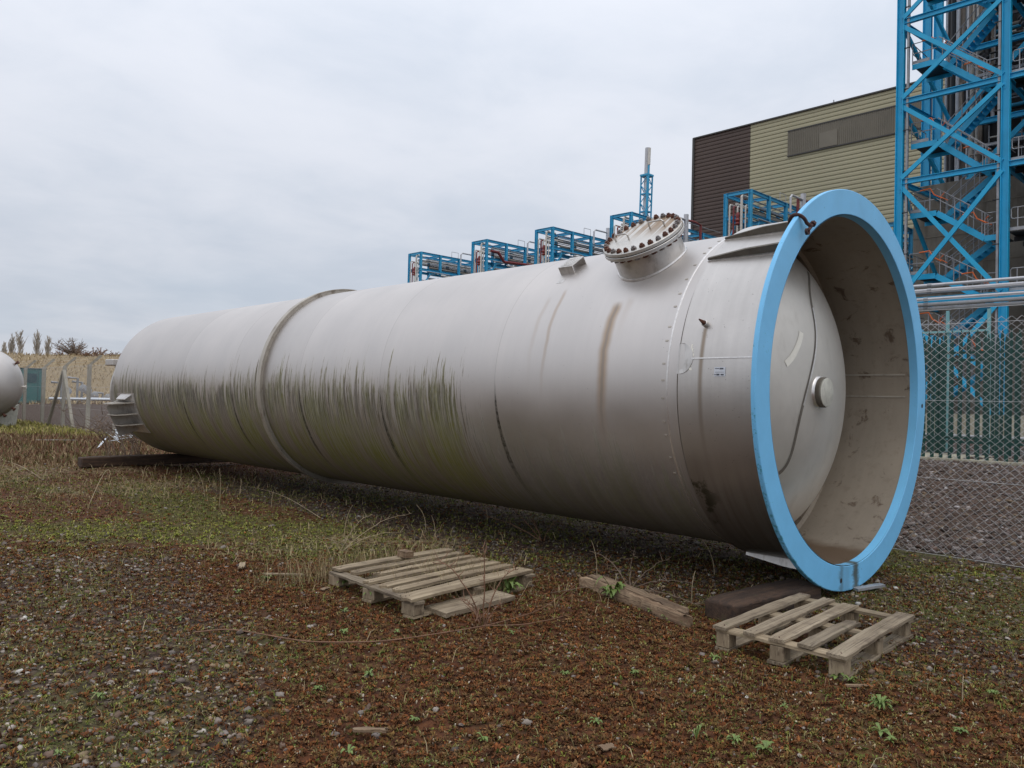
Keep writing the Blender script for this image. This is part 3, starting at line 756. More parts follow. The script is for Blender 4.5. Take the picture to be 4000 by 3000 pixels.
arc = [d2(*z8(*q)) for q in ((628, 5), (655, 80), (672, 150), (684, 230), (690, 310), (689, 390), (681, 470), (668, 545), (650, 650), (630, 750), (598, 850), (560, 940), (530, 1005))]
def smooth_line(pts, n=48):
    P = np.array(pts); s = np.linspace(0, len(P)-1, n); k = np.polyfit(np.arange(len(P)), P, 5)
    return [tuple(sum(k[j]*q**(5-j) for j in range(6))) for q in s]
arcl = smooth_line(arc)
build('head_weld', dome_strip(MB(), arcl, 0.034, 0.002), M['gusset'], dome)
build('ground_weld_edge', dome_strip(MB(), [(u+0.012, v) for u, v in arcl[12:34]], 0.020, 0.0035), M['weld'], dome)
tp = smooth_line([d2(*z8(*q)) for q in ((556, 500), (575, 480), (592, 456), (606, 428), (617, 400), (624, 375), (627, 352))], 20)
build('tape_strip', dome_strip(MB(), tp, 0.055, 0.003), M['tape'], dome, label='curved strip of off-white tape')
yb = HT-HD
nz = build('head_nozzle', MB().lathe([(0.125, 0.02), (0.125, -0.045), (0.118, -0.05)], (TX, yb, TZ-0.02), YA, 40), M['gusset'], dome, True)
build('nozzle_weld', MB().lathe([(0.145, 0.012), (0.137, -0.006), (0.124, -0.014)], (TX, yb, TZ-0.02), YA, 40), M['weld'], nz, True)
build('blank_cap', MB().lathe([(0.113, -0.046), (0.119, -0.062), (0.110, -0.066), (0.0, -0.066)], (TX, yb, TZ-0.02), YA, 40), M['capsteel'], nz, True)
iw = MB()
for dg in (181.0, 192.5-20):
    patch(iw, 2.76, 3.5, dg-0.25, dg+0.25, SRI-0.007, SRI+0.003, 2)
build('inside_weld', iw, M['ringsteel'], tank)

# ------------------------------------------------------------------ manway with bolted cover
MA, MY, MD, MRAD = 53.49, 4.074, 1.5965, 0.3546
mn, mt = cyl_n(MA), cyl_t(MA); mc = Vector((TX, MY, TZ))
MBASE = mc+mn*TR
build_parent = tank
nseg = 72
vs = []; fs = []
for k in range(nseg):
    q = 2*math.pi*k/nseg
    oy, ot = 0.298*math.cos(q), 0.298*math.sin(q)
    lowr = math.sqrt(max(TR**2-ot*ot, 0.01))
    for rr in (lowr-0.02, 1.53): vs.append(mc+mn*rr+YA*oy+mt*ot)
fs = [(2*k, 2*((k+1) % nseg), 2*((k+1) % nseg)+1, 2*k+1) for k in range(nseg)]
manway = build('manway', MB().add(vs, fs), M['steel'], tank, True)
wl = []
for k in range(nseg+1):
    q = 2*math.pi*k/nseg; ot = 0.302*math.sin(q)
    wl.append(mc+mn*(math.sqrt(TR**2-ot*ot)+0.004)+YA*0.302*math.cos(q)+mt*ot)
build('manway_weld', MB().tube(wl, 0.011, 6, False), M['weld'], manway, True)
build('manway_flange', MB().lathe([(0.28, 1.528), (MRAD-0.002, 1.528), (MRAD, 1.531), (MRAD, 1.556), (MRAD-0.003, 1.559), (0.28, 1.559)], mc, mn, 96, True), M['steel'], manway, True, ang=30)
cov = build('manway_cover', MB().lathe([(0.0, 1.566), (MRAD-0.006, 1.566), (MRAD-0.004, 1.568), (MRAD-0.004, 1.592), (MRAD-0.01, 1.597), (0.0, 1.5975)], mc, mn, 96), M['cover'], manway, True, ang=30)
bolt = MB().lathe([(0.0, 0.032), (0.0115, 0.031), (0.0115, 0.022), (0.0185, 0.019), (0.0205, 0.0), (0.0205, -0.002)], (0, 0, 0), (0, 0, 1), 6)
nut = MB().lathe([(0.0, -0.072), (0.0205, -0.073), (0.0205, -0.092), (0.0, -0.094)], (0, 0, 0), (0, 0, 1), 6)
nut_r, nut_g = mesh_of(nut, M['rust'], 'nut'), mesh_of(nut, M['bolt_grey'], 'nut')
bm_r, bm_g = mesh_of(bolt, M['rust'], 'bolt'), mesh_of(bolt, M['bolt_grey'], 'bolt')
NB = 28
for k in range(NB):
    q = 2*math.pi*(k+0.5)/NB
    c = mc+mn*1.5985+(YA*math.cos(q)+mt*math.sin(q))*0.318
    grey = k % 3 == 1 or k in (5, 12)
    fm = frame(YA, mn.cross(YA), mn, c) @ Matrix.Rotation(random.uniform(0, 1), 4, 'Z') @ Matrix.Diagonal((1.22, 1.22, 1.22 if False else 1.0, 1))
    inst('bolt', bm_g if grey else bm_r, fm, manway); inst('nut', nut_g if grey else nut_r, fm, manway)
for sgn in (-1, 1):
    c = mc+mn*1.5975+YA*(0.155 if sgn < 0 else -0.1)*1.0+mt*(-0.075 if sgn < 0 else 0.10)
    dirh = (YA*0.99-mt*0.05*sgn).normalized()
    w = 0.072
    pts = [c+dirh*w, c+dirh*w+mn*0.045, c+dirh*(w-0.012)+mn*0.058, c-dirh*(w-0.012)+mn*0.058, c-dirh*w+mn*0.045, c-dirh*w]
    build('lifting_handle', MB().tube(pts, 0.0075, 8), M['steel'], cov, True)
# raised nameplate bracket
pa = 54.6; pn, pt = cyl_n(pa), cyl_t(pa); pcn = Vector((TX, 4.98, TZ))+pn*(TR)
br = MB()
hx, hy, hh, th = 0.085, 0.10, 0.07, 0.006       # along y, along the slope, lift, sheet
br.prism([pcn+YA*(-hx)+pt*(-hy)-pn*0.01, pcn+YA*hx+pt*(-hy)-pn*0.01, pcn+YA*hx+pt*(-hy)+pn*hh, pcn+YA*(-hx)+pt*(-hy)+pn*hh], pt*th)
br.prism([pcn+YA*(-hx)+pt*hy-pn*0.01, pcn+YA*hx+pt*hy-pn*0.01, pcn+YA*hx+pt*hy+pn*hh, pcn+YA*(-hx)+pt*hy+pn*hh], -pt*th)
br.prism([pcn+YA*(-hx)-pt*hy+pn*hh, pcn+YA*hx-pt*hy+pn*hh, pcn+YA*hx+pt*hy+pn*hh, pcn+YA*(-hx)+pt*hy+pn*hh], pn*th)
bk = build('nameplate_bracket', br, M['steel'], tank)
npl = MB().prism([pcn+YA*a*0.066+pt*b_*0.075+pn*(hh+th) for a, b_ in ((-1, -1), (1, -1), (1, 1), (-1, 1))], pn*0.0025)
npo = build('nameplate', npl, M['steel'], bk)
em = MB()
for r_ in range(5):
    a = -0.9
    while a < 0.85:
        w = random.uniform(0.06, 0.35)
        em.prism([pcn+YA*q*0.06+pt*(b_*0.004-0.052+r_*0.026)+pn*(hh+th+0.0025) for q, b_ in ((a, -1), (min(a+w, 0.92), -1), (min(a+w, 0.92), 1), (a, 1))], pn*0.001)
        a += w+random.uniform(0.06, 0.2)
build('stamped_marks', em, M['ringsteel'], npo)
op = MB(); patch(op, 4.95, 5.03, 44.5, 47, TR, TR+0.0015, 3); build('label_residue', op, M['steel'], tank)
# support lug on the far course, small lug and nozzle on the far head
lg = MB()
patch(lg, 14.80, 15.62, -41, -8, TR-0.005, TR+0.012, 10)
lug = build('support_lug', lg, M['steel'], tank)
for k, dg in enumerate((-15.5, -24.5, -33.5)):
    n1, t1 = cyl_n(-24.5), cyl_t(dg)
    p0 = cyl_pt(14.84, dg, TR-0.01)
    out = Vector((-1, 0, -0.10)).normalized()
    build('lug_fin', MB().prism([p0, p0+YA*0.72, p0+YA*0.60+out*0.36, p0+YA*0.10+out*0.36], Vector((0, 0, 0.016))), M['ringsteel'], lug)
pl = [cyl_pt(15.30, -10, TR), cyl_pt(15.30, -39, TR), cyl_pt(15.30, -36, TR+0.30)+Vector((-.05, 0, 0)), cyl_pt(15.30, -15, TR+0.34)]
build('lug_end_plate', MB().prism(pl, (0, 0.016, 0)), M['steel'], lug)
cap = [cyl_pt(14.9, -9.0, TR), cyl_pt(15.45, -9.0, TR), cyl_pt(15.4, -12, TR+0.12), cyl_pt(14.95, -12, TR+0.12)]
build('lug_cap', MB().prism(cap, (0, 0, 0.014)), M['steel'], lug)
def onY(x, y, Y): d_ = ray(x, y); return np.array([0, 0, H])+Y/d_[1]*d_
nl = onY(429, 1500, 16.82)[0]; nr_ = TX-0.02-nl
hn = build('far_nozzle', MB().lathe([(nr_-0.10, -0.35), (nr_-0.10, 0.0), (nr_, 0.0), (nr_, 0.07), (0.0, 0.08)], (TX-0.02, 16.75, TZ-0.15), YA, 48), M['steel'], tank, True, ang=30)
lc = onY(441, 1416, 16.5)
build('small_lug', MB().box(lc, (0.16, 0.40, 0.12)), M['steel'], tank, bevel=0.015)

# ------------------------------------------------------------------ second vessel further along the same row
T2 = Vector((6.52, 34.75, 1.59))
v2 = thing('pressure_vessel', (T2.x, T2.y, 0), 'second pale steel vessel with domed end, lying near the concrete fence posts', 'tank')
def attach_tone(o, tn):
    at = o.data.color_attributes.new('tint', 'FLOAT_COLOR', 'POINT'); at.data.foreach_set('color', [tn]*4*len(o.data.vertices))
o = build('domed_end', MB().lathe([(1.355*math.cos(t), -0.70*math.sin(t)) for t in np.linspace(0, math.pi/2, 24)], T2, YA, 96), M['plainsteel'], v2, True); attach_tone(o, 1.05)
o = build('shell', MB().lathe([(1.355, 0.002), (1.355, 6), (1.355, 11.5)], T2, YA, 96), M['plainsteel'], v2, True); attach_tone(o, 1.0)
o = build('far_head', MB().lathe([(1.355*math.cos(t), 11.502+0.70*math.sin(t)) for t in np.linspace(0, math.pi/2, 16)], T2, YA, 64), M['plainsteel'], v2, True); attach_tone(o, 1.0)
build('rim_band', MB().lathe([(1.352, 0.02), (1.38, 0.02), (1.38, 0.12), (1.352, 0.12)], T2, YA, 96), M['ringsteel'], v2, True, ang=30)
for dg in (38, -3, -42, -58):
    a = math.radians(dg); c = T2+Vector((1.30*math.cos(a), -0.22, 1.30*math.sin(a)))
    ax = Vector((math.cos(a), -0.6, math.sin(a))).normalized()
    build('nozzle', MB().lathe([(0.04, -0.08), (0.04, 0.08), (0.065, 0.08), (0.065, 0.11), (0.0, 0.11)], c, ax, 14), M['rust'] if dg != -3 else M['cream'], v2)
build('saddle', MB().prism([T2+Vector((-1.0, 0.9, -1.59)), T2+Vector((1.35, 0.9, -1.59)), T2+Vector((1.45, 0.9, -0.75)), T2+Vector((0.8, 0.9, -1.1)), T2+Vector((0, 0.9, -1.36)), T2+Vector((-0.8, 0.9, -1.1))], (0, 0.25, 0)), M['capsteel'], v2)
build('saddle', MB().prism([T2+Vector((-1.0, 9.5, -1.59)), T2+Vector((1.0, 9.5, -1.59)), T2+Vector((0.9, 9.5, -1.0)), T2+Vector((0, 9.5, -1.36)), T2+Vector((-0.9, 9.5, -1.0))], (0, 0.25, 0)), M['capsteel'], v2)

# ------------------------------------------------------------------ timber lying about
def plank_mesh(L, w, t, ragged=(0, 0), seed=0, warp=0.004, nseg=14, rough=1.0):
    """board along local x with slightly uneven edges and, if asked, splintered ends"""
    r = random.Random(seed); vs = []; fs = []
    na = 6
    for i in range(nseg+1):
        u = i/nseg
        dz = warp*math.sin(u*3.1+r.uniform(-.2, .2)); e0 = r.uniform(-1, 1)*0.0035+0.003*math.sin(u*7+seed); e1 = r.uniform(-1, 1)*0.0035+0.003*math.sin(u*9+seed*2)
        for j in range(na+1):
            v = j/na
            x = (u-0.5)*L
            if i == nseg and ragged[1]: x += r.uniform(-1, 0.2)*ragged[1]*L
            if i == 0 and ragged[0]: x += r.uniform(-0.2, 1)*ragged[0]*L
            y = (v-0.5)*w+(e0*(1-v)+e1*v)*rough
            edge = 0.0022 if j in (0, na) or i in (0, nseg) else 0
            vs.append((x, y, t/2+dz-edge*rough**1.4+r.uniform(-.0008, .0008)*rough**1.6)); vs.append((x, y*0.995, -t/2+dz))
    st = (na+1)*2
    for i in range(nseg):
        for j in range(na):
            a = i*st+j*2; b = a+2; c = a+st; d_ = c+2
            fs += [(a, c, d_, b), (a+1, b+1, d_+1, c+1)]
        a = i*st; c = a+st; fs.append((a, a+1, c+1, c))
        a = i*st+na*2; c = a+st; fs.append((a, c, c+1, a+1))
    for i, fl in ((0, 0), (nseg, 1)):
        for j in range(na):
            a = i*st+j*2; q = (a, a+2, a+3, a+1); fs.append(q if not fl else q[::-1])
    return MB().add(vs, fs)
seedc = [0]
def plank(name, c, ang, L, w, t, mat, parent, ragged=(0, 0), tilt=(0, 0), warp=0.004, rough=1.0):
    seedc[0] += 1
    me = mesh_of(plank_mesh(L, w, t, ragged, seedc[0], warp, 14 if rough == 1 else 22, rough), mat, name, True, 40)
    m4 = Matrix.Translation(c) @ Matrix.Rotation(ang, 4, 'Z') @ Matrix.Rotation(tilt[0], 4, 'X') @ Matrix.Rotation(tilt[1], 4, 'Y')
    return inst(name, me, m4, parent)
def nails(parent, pts):
    for p in pts:
        build('nail_head', MB().lathe([(0.0, 0.0015), (0.0035, 0.001), (0.004, -0.002)], p, (0, 0, 1), 6), M['rust_dark'], parent)

def pallet(A, B, C, D, planks, label, bottoms, mats):
    """A,B front corners (along y), D,C behind them (along x); planks: (v, width, u0, u1, ragged, tilt, lift)"""
    A, B, C, D = [Vector(p) for p in (A, B, C, D)]
    ctr = (A+B+C+D)/4; e = thing('wooden_pallet', (ctr.x, ctr.y, 0), label, 'pallet', )
    ex = ((C-B)+(D-A))/2; L = ex.length; ex.normalize(); ang = math.atan2(ex.y, ex.x)
    def P(u, v, z): p = A*(1-u)*(1-v)+D*u*(1-v)+B*(1-u)*v+C*u*v; return Vector((p.x, p.y, z))
    top = A.z; tt = 0.021
    for v, w, u0, u1, rg, tl, lift in planks:
        a, b = P(u0, v, 0), P(u1, v, 0)
        o = plank('deck_board', Vector(((a.x+b.x)/2, (a.y+b.y)/2, top-tt/2+lift)), math.atan2(b.y-a.y, b.x-a.x), (b-a).length, w, tt, mats[0], e, rg, tl)
        nails(e, [P(u0+(u1-u0)*q, v, top+lift+0.0005)+Vector((random.uniform(-.01, .01), random.uniform(-.02, .02), 0)) for q in (0.03, 0.05, 0.5, 0.97)])
    ey = (B-A); W = ey.length
    for u in (0.045, 0.5, 0.955):
        a, b = P(u, 0.0, 0), P(u, 1.0, 0)
        plank('bearer_board', Vector(((a.x+b.x)/2, (a.y+b.y)/2, top-tt-0.0115)), math.atan2(b.y-a.y, b.x-a.x), W-0.006, 0.095, 0.02, mats[1], e)
        for v in (0.065, 0.5, 0.935):
            c = P(u, v, 0); hb = top-tt-0.0225-0.0225
            gzv = 0.0
            bl = MB().box((0, 0, 0), (0.095, 0.12 if W > 1 else 0.082, hb))
            me = mesh_of(bl, M['woodend'], 'block')
            ob = inst('block', me, Matrix.Translation((c.x, c.y, 0.0225+hb/2)) @ Matrix.Rotation(ang+random.uniform(-.05, .05), 4, 'Z'), e)
            bv = ob.modifiers.new('bevel', 'BEVEL'); bv.width = 0.003; bv.segments = 2
    for v in bottoms:
        a, b = P(0.0, v, 0), P(1.0, v, 0)
        plank('bottom_board', Vector(((a.x+b.x)/2, (a.y+b.y)/2, 0.0115)), math.atan2(b.y-a.y, b.x-a.x), L, 0.10, 0.02, mats[0], e)
    return e
Z = 0.0
pallet((4.235, 2.565, .148), (4.262, 1.790, .150), (5.455, 1.868, .148), (5.442, 2.622, .148),
       [(0.055, 0.085, -0.01, 1.0, (0, 0), (0, 0), 0.0), (0.285, 0.082, 0.0, 1.01, (0, .01), (0.02, 0), 0.001), (0.50, 0.095, 0.0, 0.97, (0, .015), (-0.02, 0), 0.002),
        (0.715, 0.080, -0.005, 0.63, (0, 0.10), (0.01, 0.012), 0.004), (0.945, 0.105, -0.02, 1.0, (0, 0), (0, 0), 0.0)],
       'grey wooden pallet with five spaced deck boards, one snapped short', (0.065, 0.5, 0.935), (M['wood'], M['woodpale']))
pallet((3.286, 5.335, .138), (3.212, 4.172, .150), (4.500, 4.325, .150), (4.541, 5.445, .138),
       [(0.05, 0.105, 0.03, 1.0, (0, 0.02), (0.02, 0), 0.008), (0.195, 0.082, 0.07, 1.0, (0.03, 0.02), (0.02, 0), 0.003), (0.33, 0.080, 0.16, 1.0, (0.08, 0), (-0.03, 0), 0.0),
        (0.47, 0.082, 0.01, 1.0, (0.02, 0), (0, 0), 0.003), (0.605, 0.085, 0.03, 1.0, (0.05, 0), (0.02, 0), 0.0), (0.74, 0.085, 0.04, 1.0, (0.05, 0), (0, 0), 0.002), (0.92, 0.155, -0.02, 1.0, (0.04, 0), (0, 0), 0.001)],
       'broken wooden pallet with dry grass growing up between its close deck boards', (0.06, 0.5, 0.94), (M['woodpale'], M['wood']))
# splintered piece standing on the far deck boards
def block_thing(name, c, ang, size, mat, label, cat, ragged=(0, 0), group=None, tilt=(0, 0)):
    seedc[0] += 1
    me = mesh_of(plank_mesh(size[0], size[1], size[2], ragged, seedc[0], 0.002), mat, name, True, 40)
    o = bpy.data.objects.new(name, me); link(o, None, label=label, cat=cat, group=group)
    o.matrix_world = Matrix.Translation(c) @ Matrix.Rotation(ang, 4, 'Z') @ Matrix.Rotation(tilt[0], 4, 'X') @ Matrix.Rotation(tilt[1], 4, 'Y')
    return o
block_thing('plank_offcut', (3.98, 5.29, .178), 0.05, (0.09, 0.12, 0.05), M['rotten'], 'stub of split brown wood standing on the broken pallet', 'offcut', (0.2, 0.2))
block_thing('loose_board', (3.735, 4.185, gz1(3.73, 4.18)+0.028), 0.03, (0.66, 0.22, 0.034), M['wood'], 'short grey weathered board lying beside the broken pallet', 'board', (0, 0.01), tilt=(0.03, -0.02))
# long rotten timber, split at its near end
seedc[0] += 1
c = Vector((4.735, 3.52, 0)); an_ = math.atan2(2.90-4.10, 4.60-4.93)
rt = thing('rotten_beam', (c.x, c.y, 0), 'long brown rotten beam with splintered end lying beside the dark sleeper', 'beam')
for k, (off, w, t, L, rg, sh_) in enumerate(((0.0, 0.085, 0.105, 1.16, (0.02, 0.05), 0.0), (0.066, 0.05, 0.085, 1.02, (0.02, 0.10), -0.05), (-0.06, 0.04, 0.09, 1.25, (0.02, 0.08), 0.03))):
    sd_ = Vector((-math.sin(an_), math.cos(an_), 0)); fd_ = Vector((math.cos(an_), math.sin(an_), 0))
    plank('split_length', c+sd_*off+fd_*sh_+Vector((0, 0, t/2-0.008)), an_+0.012*(k-1), L, w, t, M['rotten'], rt, rg, (0.05*(k-1), 0.01), 0.010, 3.2)
# dark sleeper supporting the flange end
def sleeper(c, ang, size, label):
    me = plank_mesh(size[0], size[1], size[2], (0.006, 0.01), 77, 0.004, 20, 2.4)
    m = mesh_of(me, M['sleeper'], 'sleeper', True, 40)
    o = bpy.data.objects.new('sleeper', m); link(o, None, label=label, cat='sleeper')
    o.matrix_world = Matrix.Translation(c) @ Matrix.Rotation(ang, 4, 'Z')
    b = o.modifiers.new('bevel', 'BEVEL'); b.width = 0.02; b.segments = 3; b.limit_method = 'ANGLE'; b.angle_limit = 1.0
    return o
sleeper((5.37, 2.84, 0.062), math.radians(-4), (1.12, 0.27, 0.15), 'short thick dark brown timber lying below the blue flange')
sleeper((6.25, 15.68, 0.16), math.radians(1.5), (3.6, 0.26, 0.19), 'long black railway sleeper under the far domed end of the vessel')
# scraps
block_thing('wood_chip', (*ground(1490/1.0, 2210)[:2], 0.02), 2.2, (0.20, 0.05, 0.012), M['wood'], 'short pale plank splinter lying in the moss left of the broken pallet', 'splinter', (0.1, 0.1))
p = ground(1110, 2253); block_thing('wood_chip', (p[0], p[1], 0.02), -0.75, (0.34, 0.035, 0.012), M['woodpale'], 'long thin pale wood sliver lying on brown moss', 'splinter', (0.05, 0.1))
p = ground(945, 2218); block_thing('wood_chip', (p[0], p[1], 0.022), 1.05, (0.20, 0.045, 0.014), M['woodpale'], 'stubby light wood splinter by the thin sliver', 'splinter', (0.1, 0.1))
p = ground(1445, 2870); block_thing('wood_chip', (p[0], p[1], 0.02), -0.78, (0.15, 0.026, 0.014), M['rotten'], 'brown stick fragment half sunk in the rust brown moss', 'stick', (0.05, 0.12))
p = ground(2372, 2938); block_thing('bark_flake', (p[0], p[1], 0.022), -0.2, (0.085, 0.035, 0.008), M['rotten'], 'curled grey brown bark flake on the moss', 'bark', (0.15, 0.25), tilt=(0.2, 0.1))
p = ground(3362, 2692); block_thing('wood_chip', (p[0], p[1], 0.016), -0.85, (0.16, 0.018, 0.012), M['rotten'], 'thin dark twig piece lying below the snapped pallet corner', 'stick', (0.05, 0.1))
p = ground(1270, 2309); block_thing('bark_flake', (p[0], p[1], 0.02), 0.4, (0.10, 0.04, 0.008), M['rotten'], 'pinkish bark strip by the left corner of the broken pallet', 'bark', (0.15, 0.15))
p = ground(3395, 2308); block_thing('metal_offcut', (p[0], p[1], 0.03), -0.35, (0.30, 0.06, 0.022), M['galv'], 'small grey metal offcut on the ground under the blue ring', 'offcut', (0, 0), tilt=(0.0, -0.05))

# ------------------------------------------------------------------ chain link fence with concrete posts
def fence_x(y): return 8.73+(y-2.0)*0.0152
fence = thing('chain_link_fence', (fence_x(20), 20, 0), 'galvanised chain link fence on cranked concrete posts behind the vessels', 'fence')
FH = 2.345
posts = [31.35-3.05*k for k in range(11, -1, -1)]+[34.57, 37.7, 40.85, 44.0]
for k, py in enumerate(posts):
    fx = fence_x(py); z0 = gz1(fx, py)
    mb = MB()
    mb.prism([(fx-0.06, py-0.06, z0-0.3), (fx+0.06, py-0.06, z0-0.3), (fx+0.06, py+0.06, z0-0.3), (fx-0.06, py+0.06, z0-0.3)], (0, 0, 2.68))
    build('post', mb, M['post'], fence, bevel=0.008)
    # cranked top leaning outwards along the yard
    build('cranked_arm', MB().beam((fx, py, z0+2.36), (fx+0.36, py-0.10, z0+2.74), 0.09, 0.09), M['post'], fence)
py = 34.57; fx = fence_x(py)
for sgn in (1.0, -1.0):
    build('raking_strut', MB().beam((fx-0.03, py+0.05*sgn, 2.2), (fx-0.10, py+1.75*sgn, gz1(fx, py)-0.1), 0.10, 0.10), M['post'], fence)
y_lo, y_hi = posts[0], posts[-1]
for zz in (2.330, 1.563, 0.782, 0.02):
    pts = [(fence_x(y)-0.075, y, zz) for y in np.linspace(y_lo, y_hi, 30)]
    build('line_wire', MB().tube(pts, 0.0024, 5), M['wire'], fence)
for zz, ox in ((2.50, 0.12), (2.62, 0.24), (2.73, 0.35)):
    build('top_wire', MB().tube([(fence_x(y)+ox, y-0.05, zz) for y in np.linspace(y_lo, y_hi, 20)], 0.002, 4), M['wire'], fence)
# woven wires: every wire zigzags from top to bottom; one panel between two posts is one part
PW, PH, WR = 0.0845, 0.0745, 0.0034
nrow = int(FH/(PH/2))
for a, b in zip(posts[:-1], posts[1:]):
    far = a > 9
    k = np.arange(nrow+2); zz = FH+0.035-k*(PH/2)
    nw = int(2*(b-a)/PW); V = []; F = []; base = 0
    dirs = [(0, WR*.8), (0, -WR*.8)] if far else [(WR, 0), (-WR*.5, WR*.87), (-WR*.5, -WR*.87)]
    for wi in range(nw):
        odd = (k+wi) % 2
        yy = a+wi*PW/2+odd*PW/2+0.003*math.sin(wi*1.7)
        xx = 8.73+(yy-2.0)*0.0152-0.075+np.where(odd == 0, 0.002, -0.002)+0.006*math.sin(wi*.06)
        P = np.stack([xx, yy, zz+0.002*np.sin(k*0.9+wi)], 1); n = len(P)
        for ox, oy in dirs: V.append(P+np.array([ox, oy, 0]))
        ns = len(dirs)
        for s_ in range(ns if ns > 2 else 1):
            i0 = base+s_*n+np.arange(n-1); i1 = base+((s_+1) % ns)*n+np.arange(n-1)
            F.append(np.stack([i0, i0+1, i1+1, i1], 1))
        base += ns*n
    bulk('mesh_panel', np.concatenate(V)-np.array(ORG[fence.name]), np.concatenate(F), M['wire'], parent=fence, kind='stuff')

# ------------------------------------------------------------------ green palisade fences, kerb, path
PX = 18.0
PZ = 0.43
def palisade(X, y0, y1, top, label, pitch, ph=0.0):
    e = thing('palisade_fence', (X, (y0+y1)/2, PZ), label, 'fence')
    hgt = top-PZ-0.03
    W = 0.075
    cs = [(-W/2, 0.0), (-W/2+0.008, 0.012), (-0.014, 0.012), (-0.008, 0.024), (0.008, 0.024), (0.014, 0.012), (W/2-0.008, 0.012), (W/2, 0.0)]
    vs = []; n = len(cs)
    for z, s_ in ((0, 1.0), (hgt-0.20, 1.0), (hgt-0.10, 0.62), (hgt, 0.10)):
        vs += [(-d_, q*s_, z) for q, d_ in cs]
    fs = [(i*n+k, i*n+k+1, (i+1)*n+k+1, (i+1)*n+k) for i in range(3) for k in range(n-1)]
    me = mesh_of(MB().add(vs, fs), M['palisade'], 'pale')
    y = y0+ph
    while y < y1:
        inst('pale', me, Matrix.Translation((X-0.03, y, PZ+0.06+random.uniform(-.004, .004))) @ Matrix.Rotation(random.uniform(-.006, .006), 4, 'X'), e)
        y += pitch
    for zz in (PZ+0.42, top-0.50):
        build('rail', MB().beam((X, y0, zz), (X, y1, zz), 0.05, 0.055), M['palisade'], e)
    y = y0+0.3
    while y < y1:
        build('post', MB().ibeam((X+0.07, y, PZ-0.3), (X+0.07, y, top-0.3), 0.10, 0.10, 0.012, (0, 1, 0)), M['palisade'], e); y += 2.75
    return e
palisade(PX, -2.0, 11.5, 3.02, 'dark green steel palisade fence standing on a concrete kerb', 0.170)
palisade(PX+2.6, -2.0, 13.0, 3.35, 'second green palisade fence standing behind the first', 0.170, 0.07)
kb = thing('kerb', (PX, 5, PZ), 'pale concrete kerb under the green palisade fence', 'kerb')
for k in range(16):
    y = -3+k*0.92
    build('kerb_stone', MB().box((PX-0.02, y+0.455, PZ-0.08), (0.26, 0.905, 0.30)), M['kerb'], kb, bevel=0.01)
build('pavement', MB().box((PX+1.5, 5, PZ-0.02), (2.6, 18, 0.10)), M['kerb'], None, kind='structure')
build('road', MB().box((PX+10.0, 8, PZ+0.006), (13.5, 60, 0.02)), M['road'], None, kind='structure')
rl = thing('pipe_rail', (22.4, 5, PZ), 'low white pipe rail beside the road behind the green fence', 'rail')
build('rail', MB().tube([(22.4, -3, PZ+0.42), (22.4, 12, PZ+0.42)], 0.035, 8), M['pipe'], rl, True)
for k in range(6): build('foot', MB().box((22.4, -2.5+k*2.6, PZ+0.2), (0.06, 0.06, 0.40)), M['galv'], rl)
bw = build('bund_wall', MB().box((37.2, 8, PZ+0.45), (0.25, 34, 1.0)), M['kerb'], None, label='low pale concrete wall in front of the blue stair tower', cat='wall')
# service pipes above the palisade on pale teal frames
PX2 = 22.0
pr_ = thing('pipe_bridge', (PX2, 4, PZ), 'pale teal frame carrying grey service pipes past the stair tower', 'pipe rack')
z3 = lambda a, b_: (3400+a*.36166, 1000+b_*.36166)
for (a, b_), r_, dx_ in (((640, 318), 0.042, 0.0), ((640, 380), 0.062, 0.18), ((600, 470), 0.042, 0.0), ((600, 527), 0.046, 0.12), ((600, 572), 0.046, 0.24)):
    q = onX(*z3(a, b_), PX2+dx_)
    mb = MB().tube([(PX2+dx_, -8, q[2]), (PX2+dx_, 2, q[2]+0.004), (PX2+dx_, 16, q[2])], r_, 12)
    po = build('service_pipe', mb, M['pipe'], pr_, True)
    for yy in (q[1], q[1]-2.6):
        build('pipe_joint', MB().lathe([(r_+0.001, -0.05), (r_+0.012, -0.05), (r_+0.012, 0.05), (r_+0.001, 0.05)], (PX2+dx_, yy, q[2]), YA, 12), M['galv'], po)
q = onX(*z3(600, 505), PX2+0.1); build('carrier_beam', MB().beam((PX2+0.3, -8, q[2]), (PX2+0.3, 16, q[2]), 0.08, 0.10), M['blue'], pr_)
pz = onX(*z3(830, 592), PX2)[2]
for px_ in (828, 1275):
    yy = onX(*z3(px_, 800), PX2)[1]
    build('frame_post', MB().beam((PX2+0.05, yy, PZ-0.2), (PX2+0.05, yy, pz), 0.07, 0.07), M['paleteal'], pr_)
for k in (-1, 1, 2):
    yy = onX(*z3(828, 800), PX2)[1]+k*1.78*2
    build('frame_post', MB().beam((PX2+0.05, yy, PZ-0.2), (PX2+0.05, yy, pz), 0.07, 0.07), M['paleteal'], pr_)
q = onX(*z3(1000, 812), PX2); build('cross_rail', MB().beam((PX2, onX(*z3(1270, 800), PX2)[1], q[2]), (PX2, 9, q[2]), 0.05, 0.05), M['paleteal'], pr_)

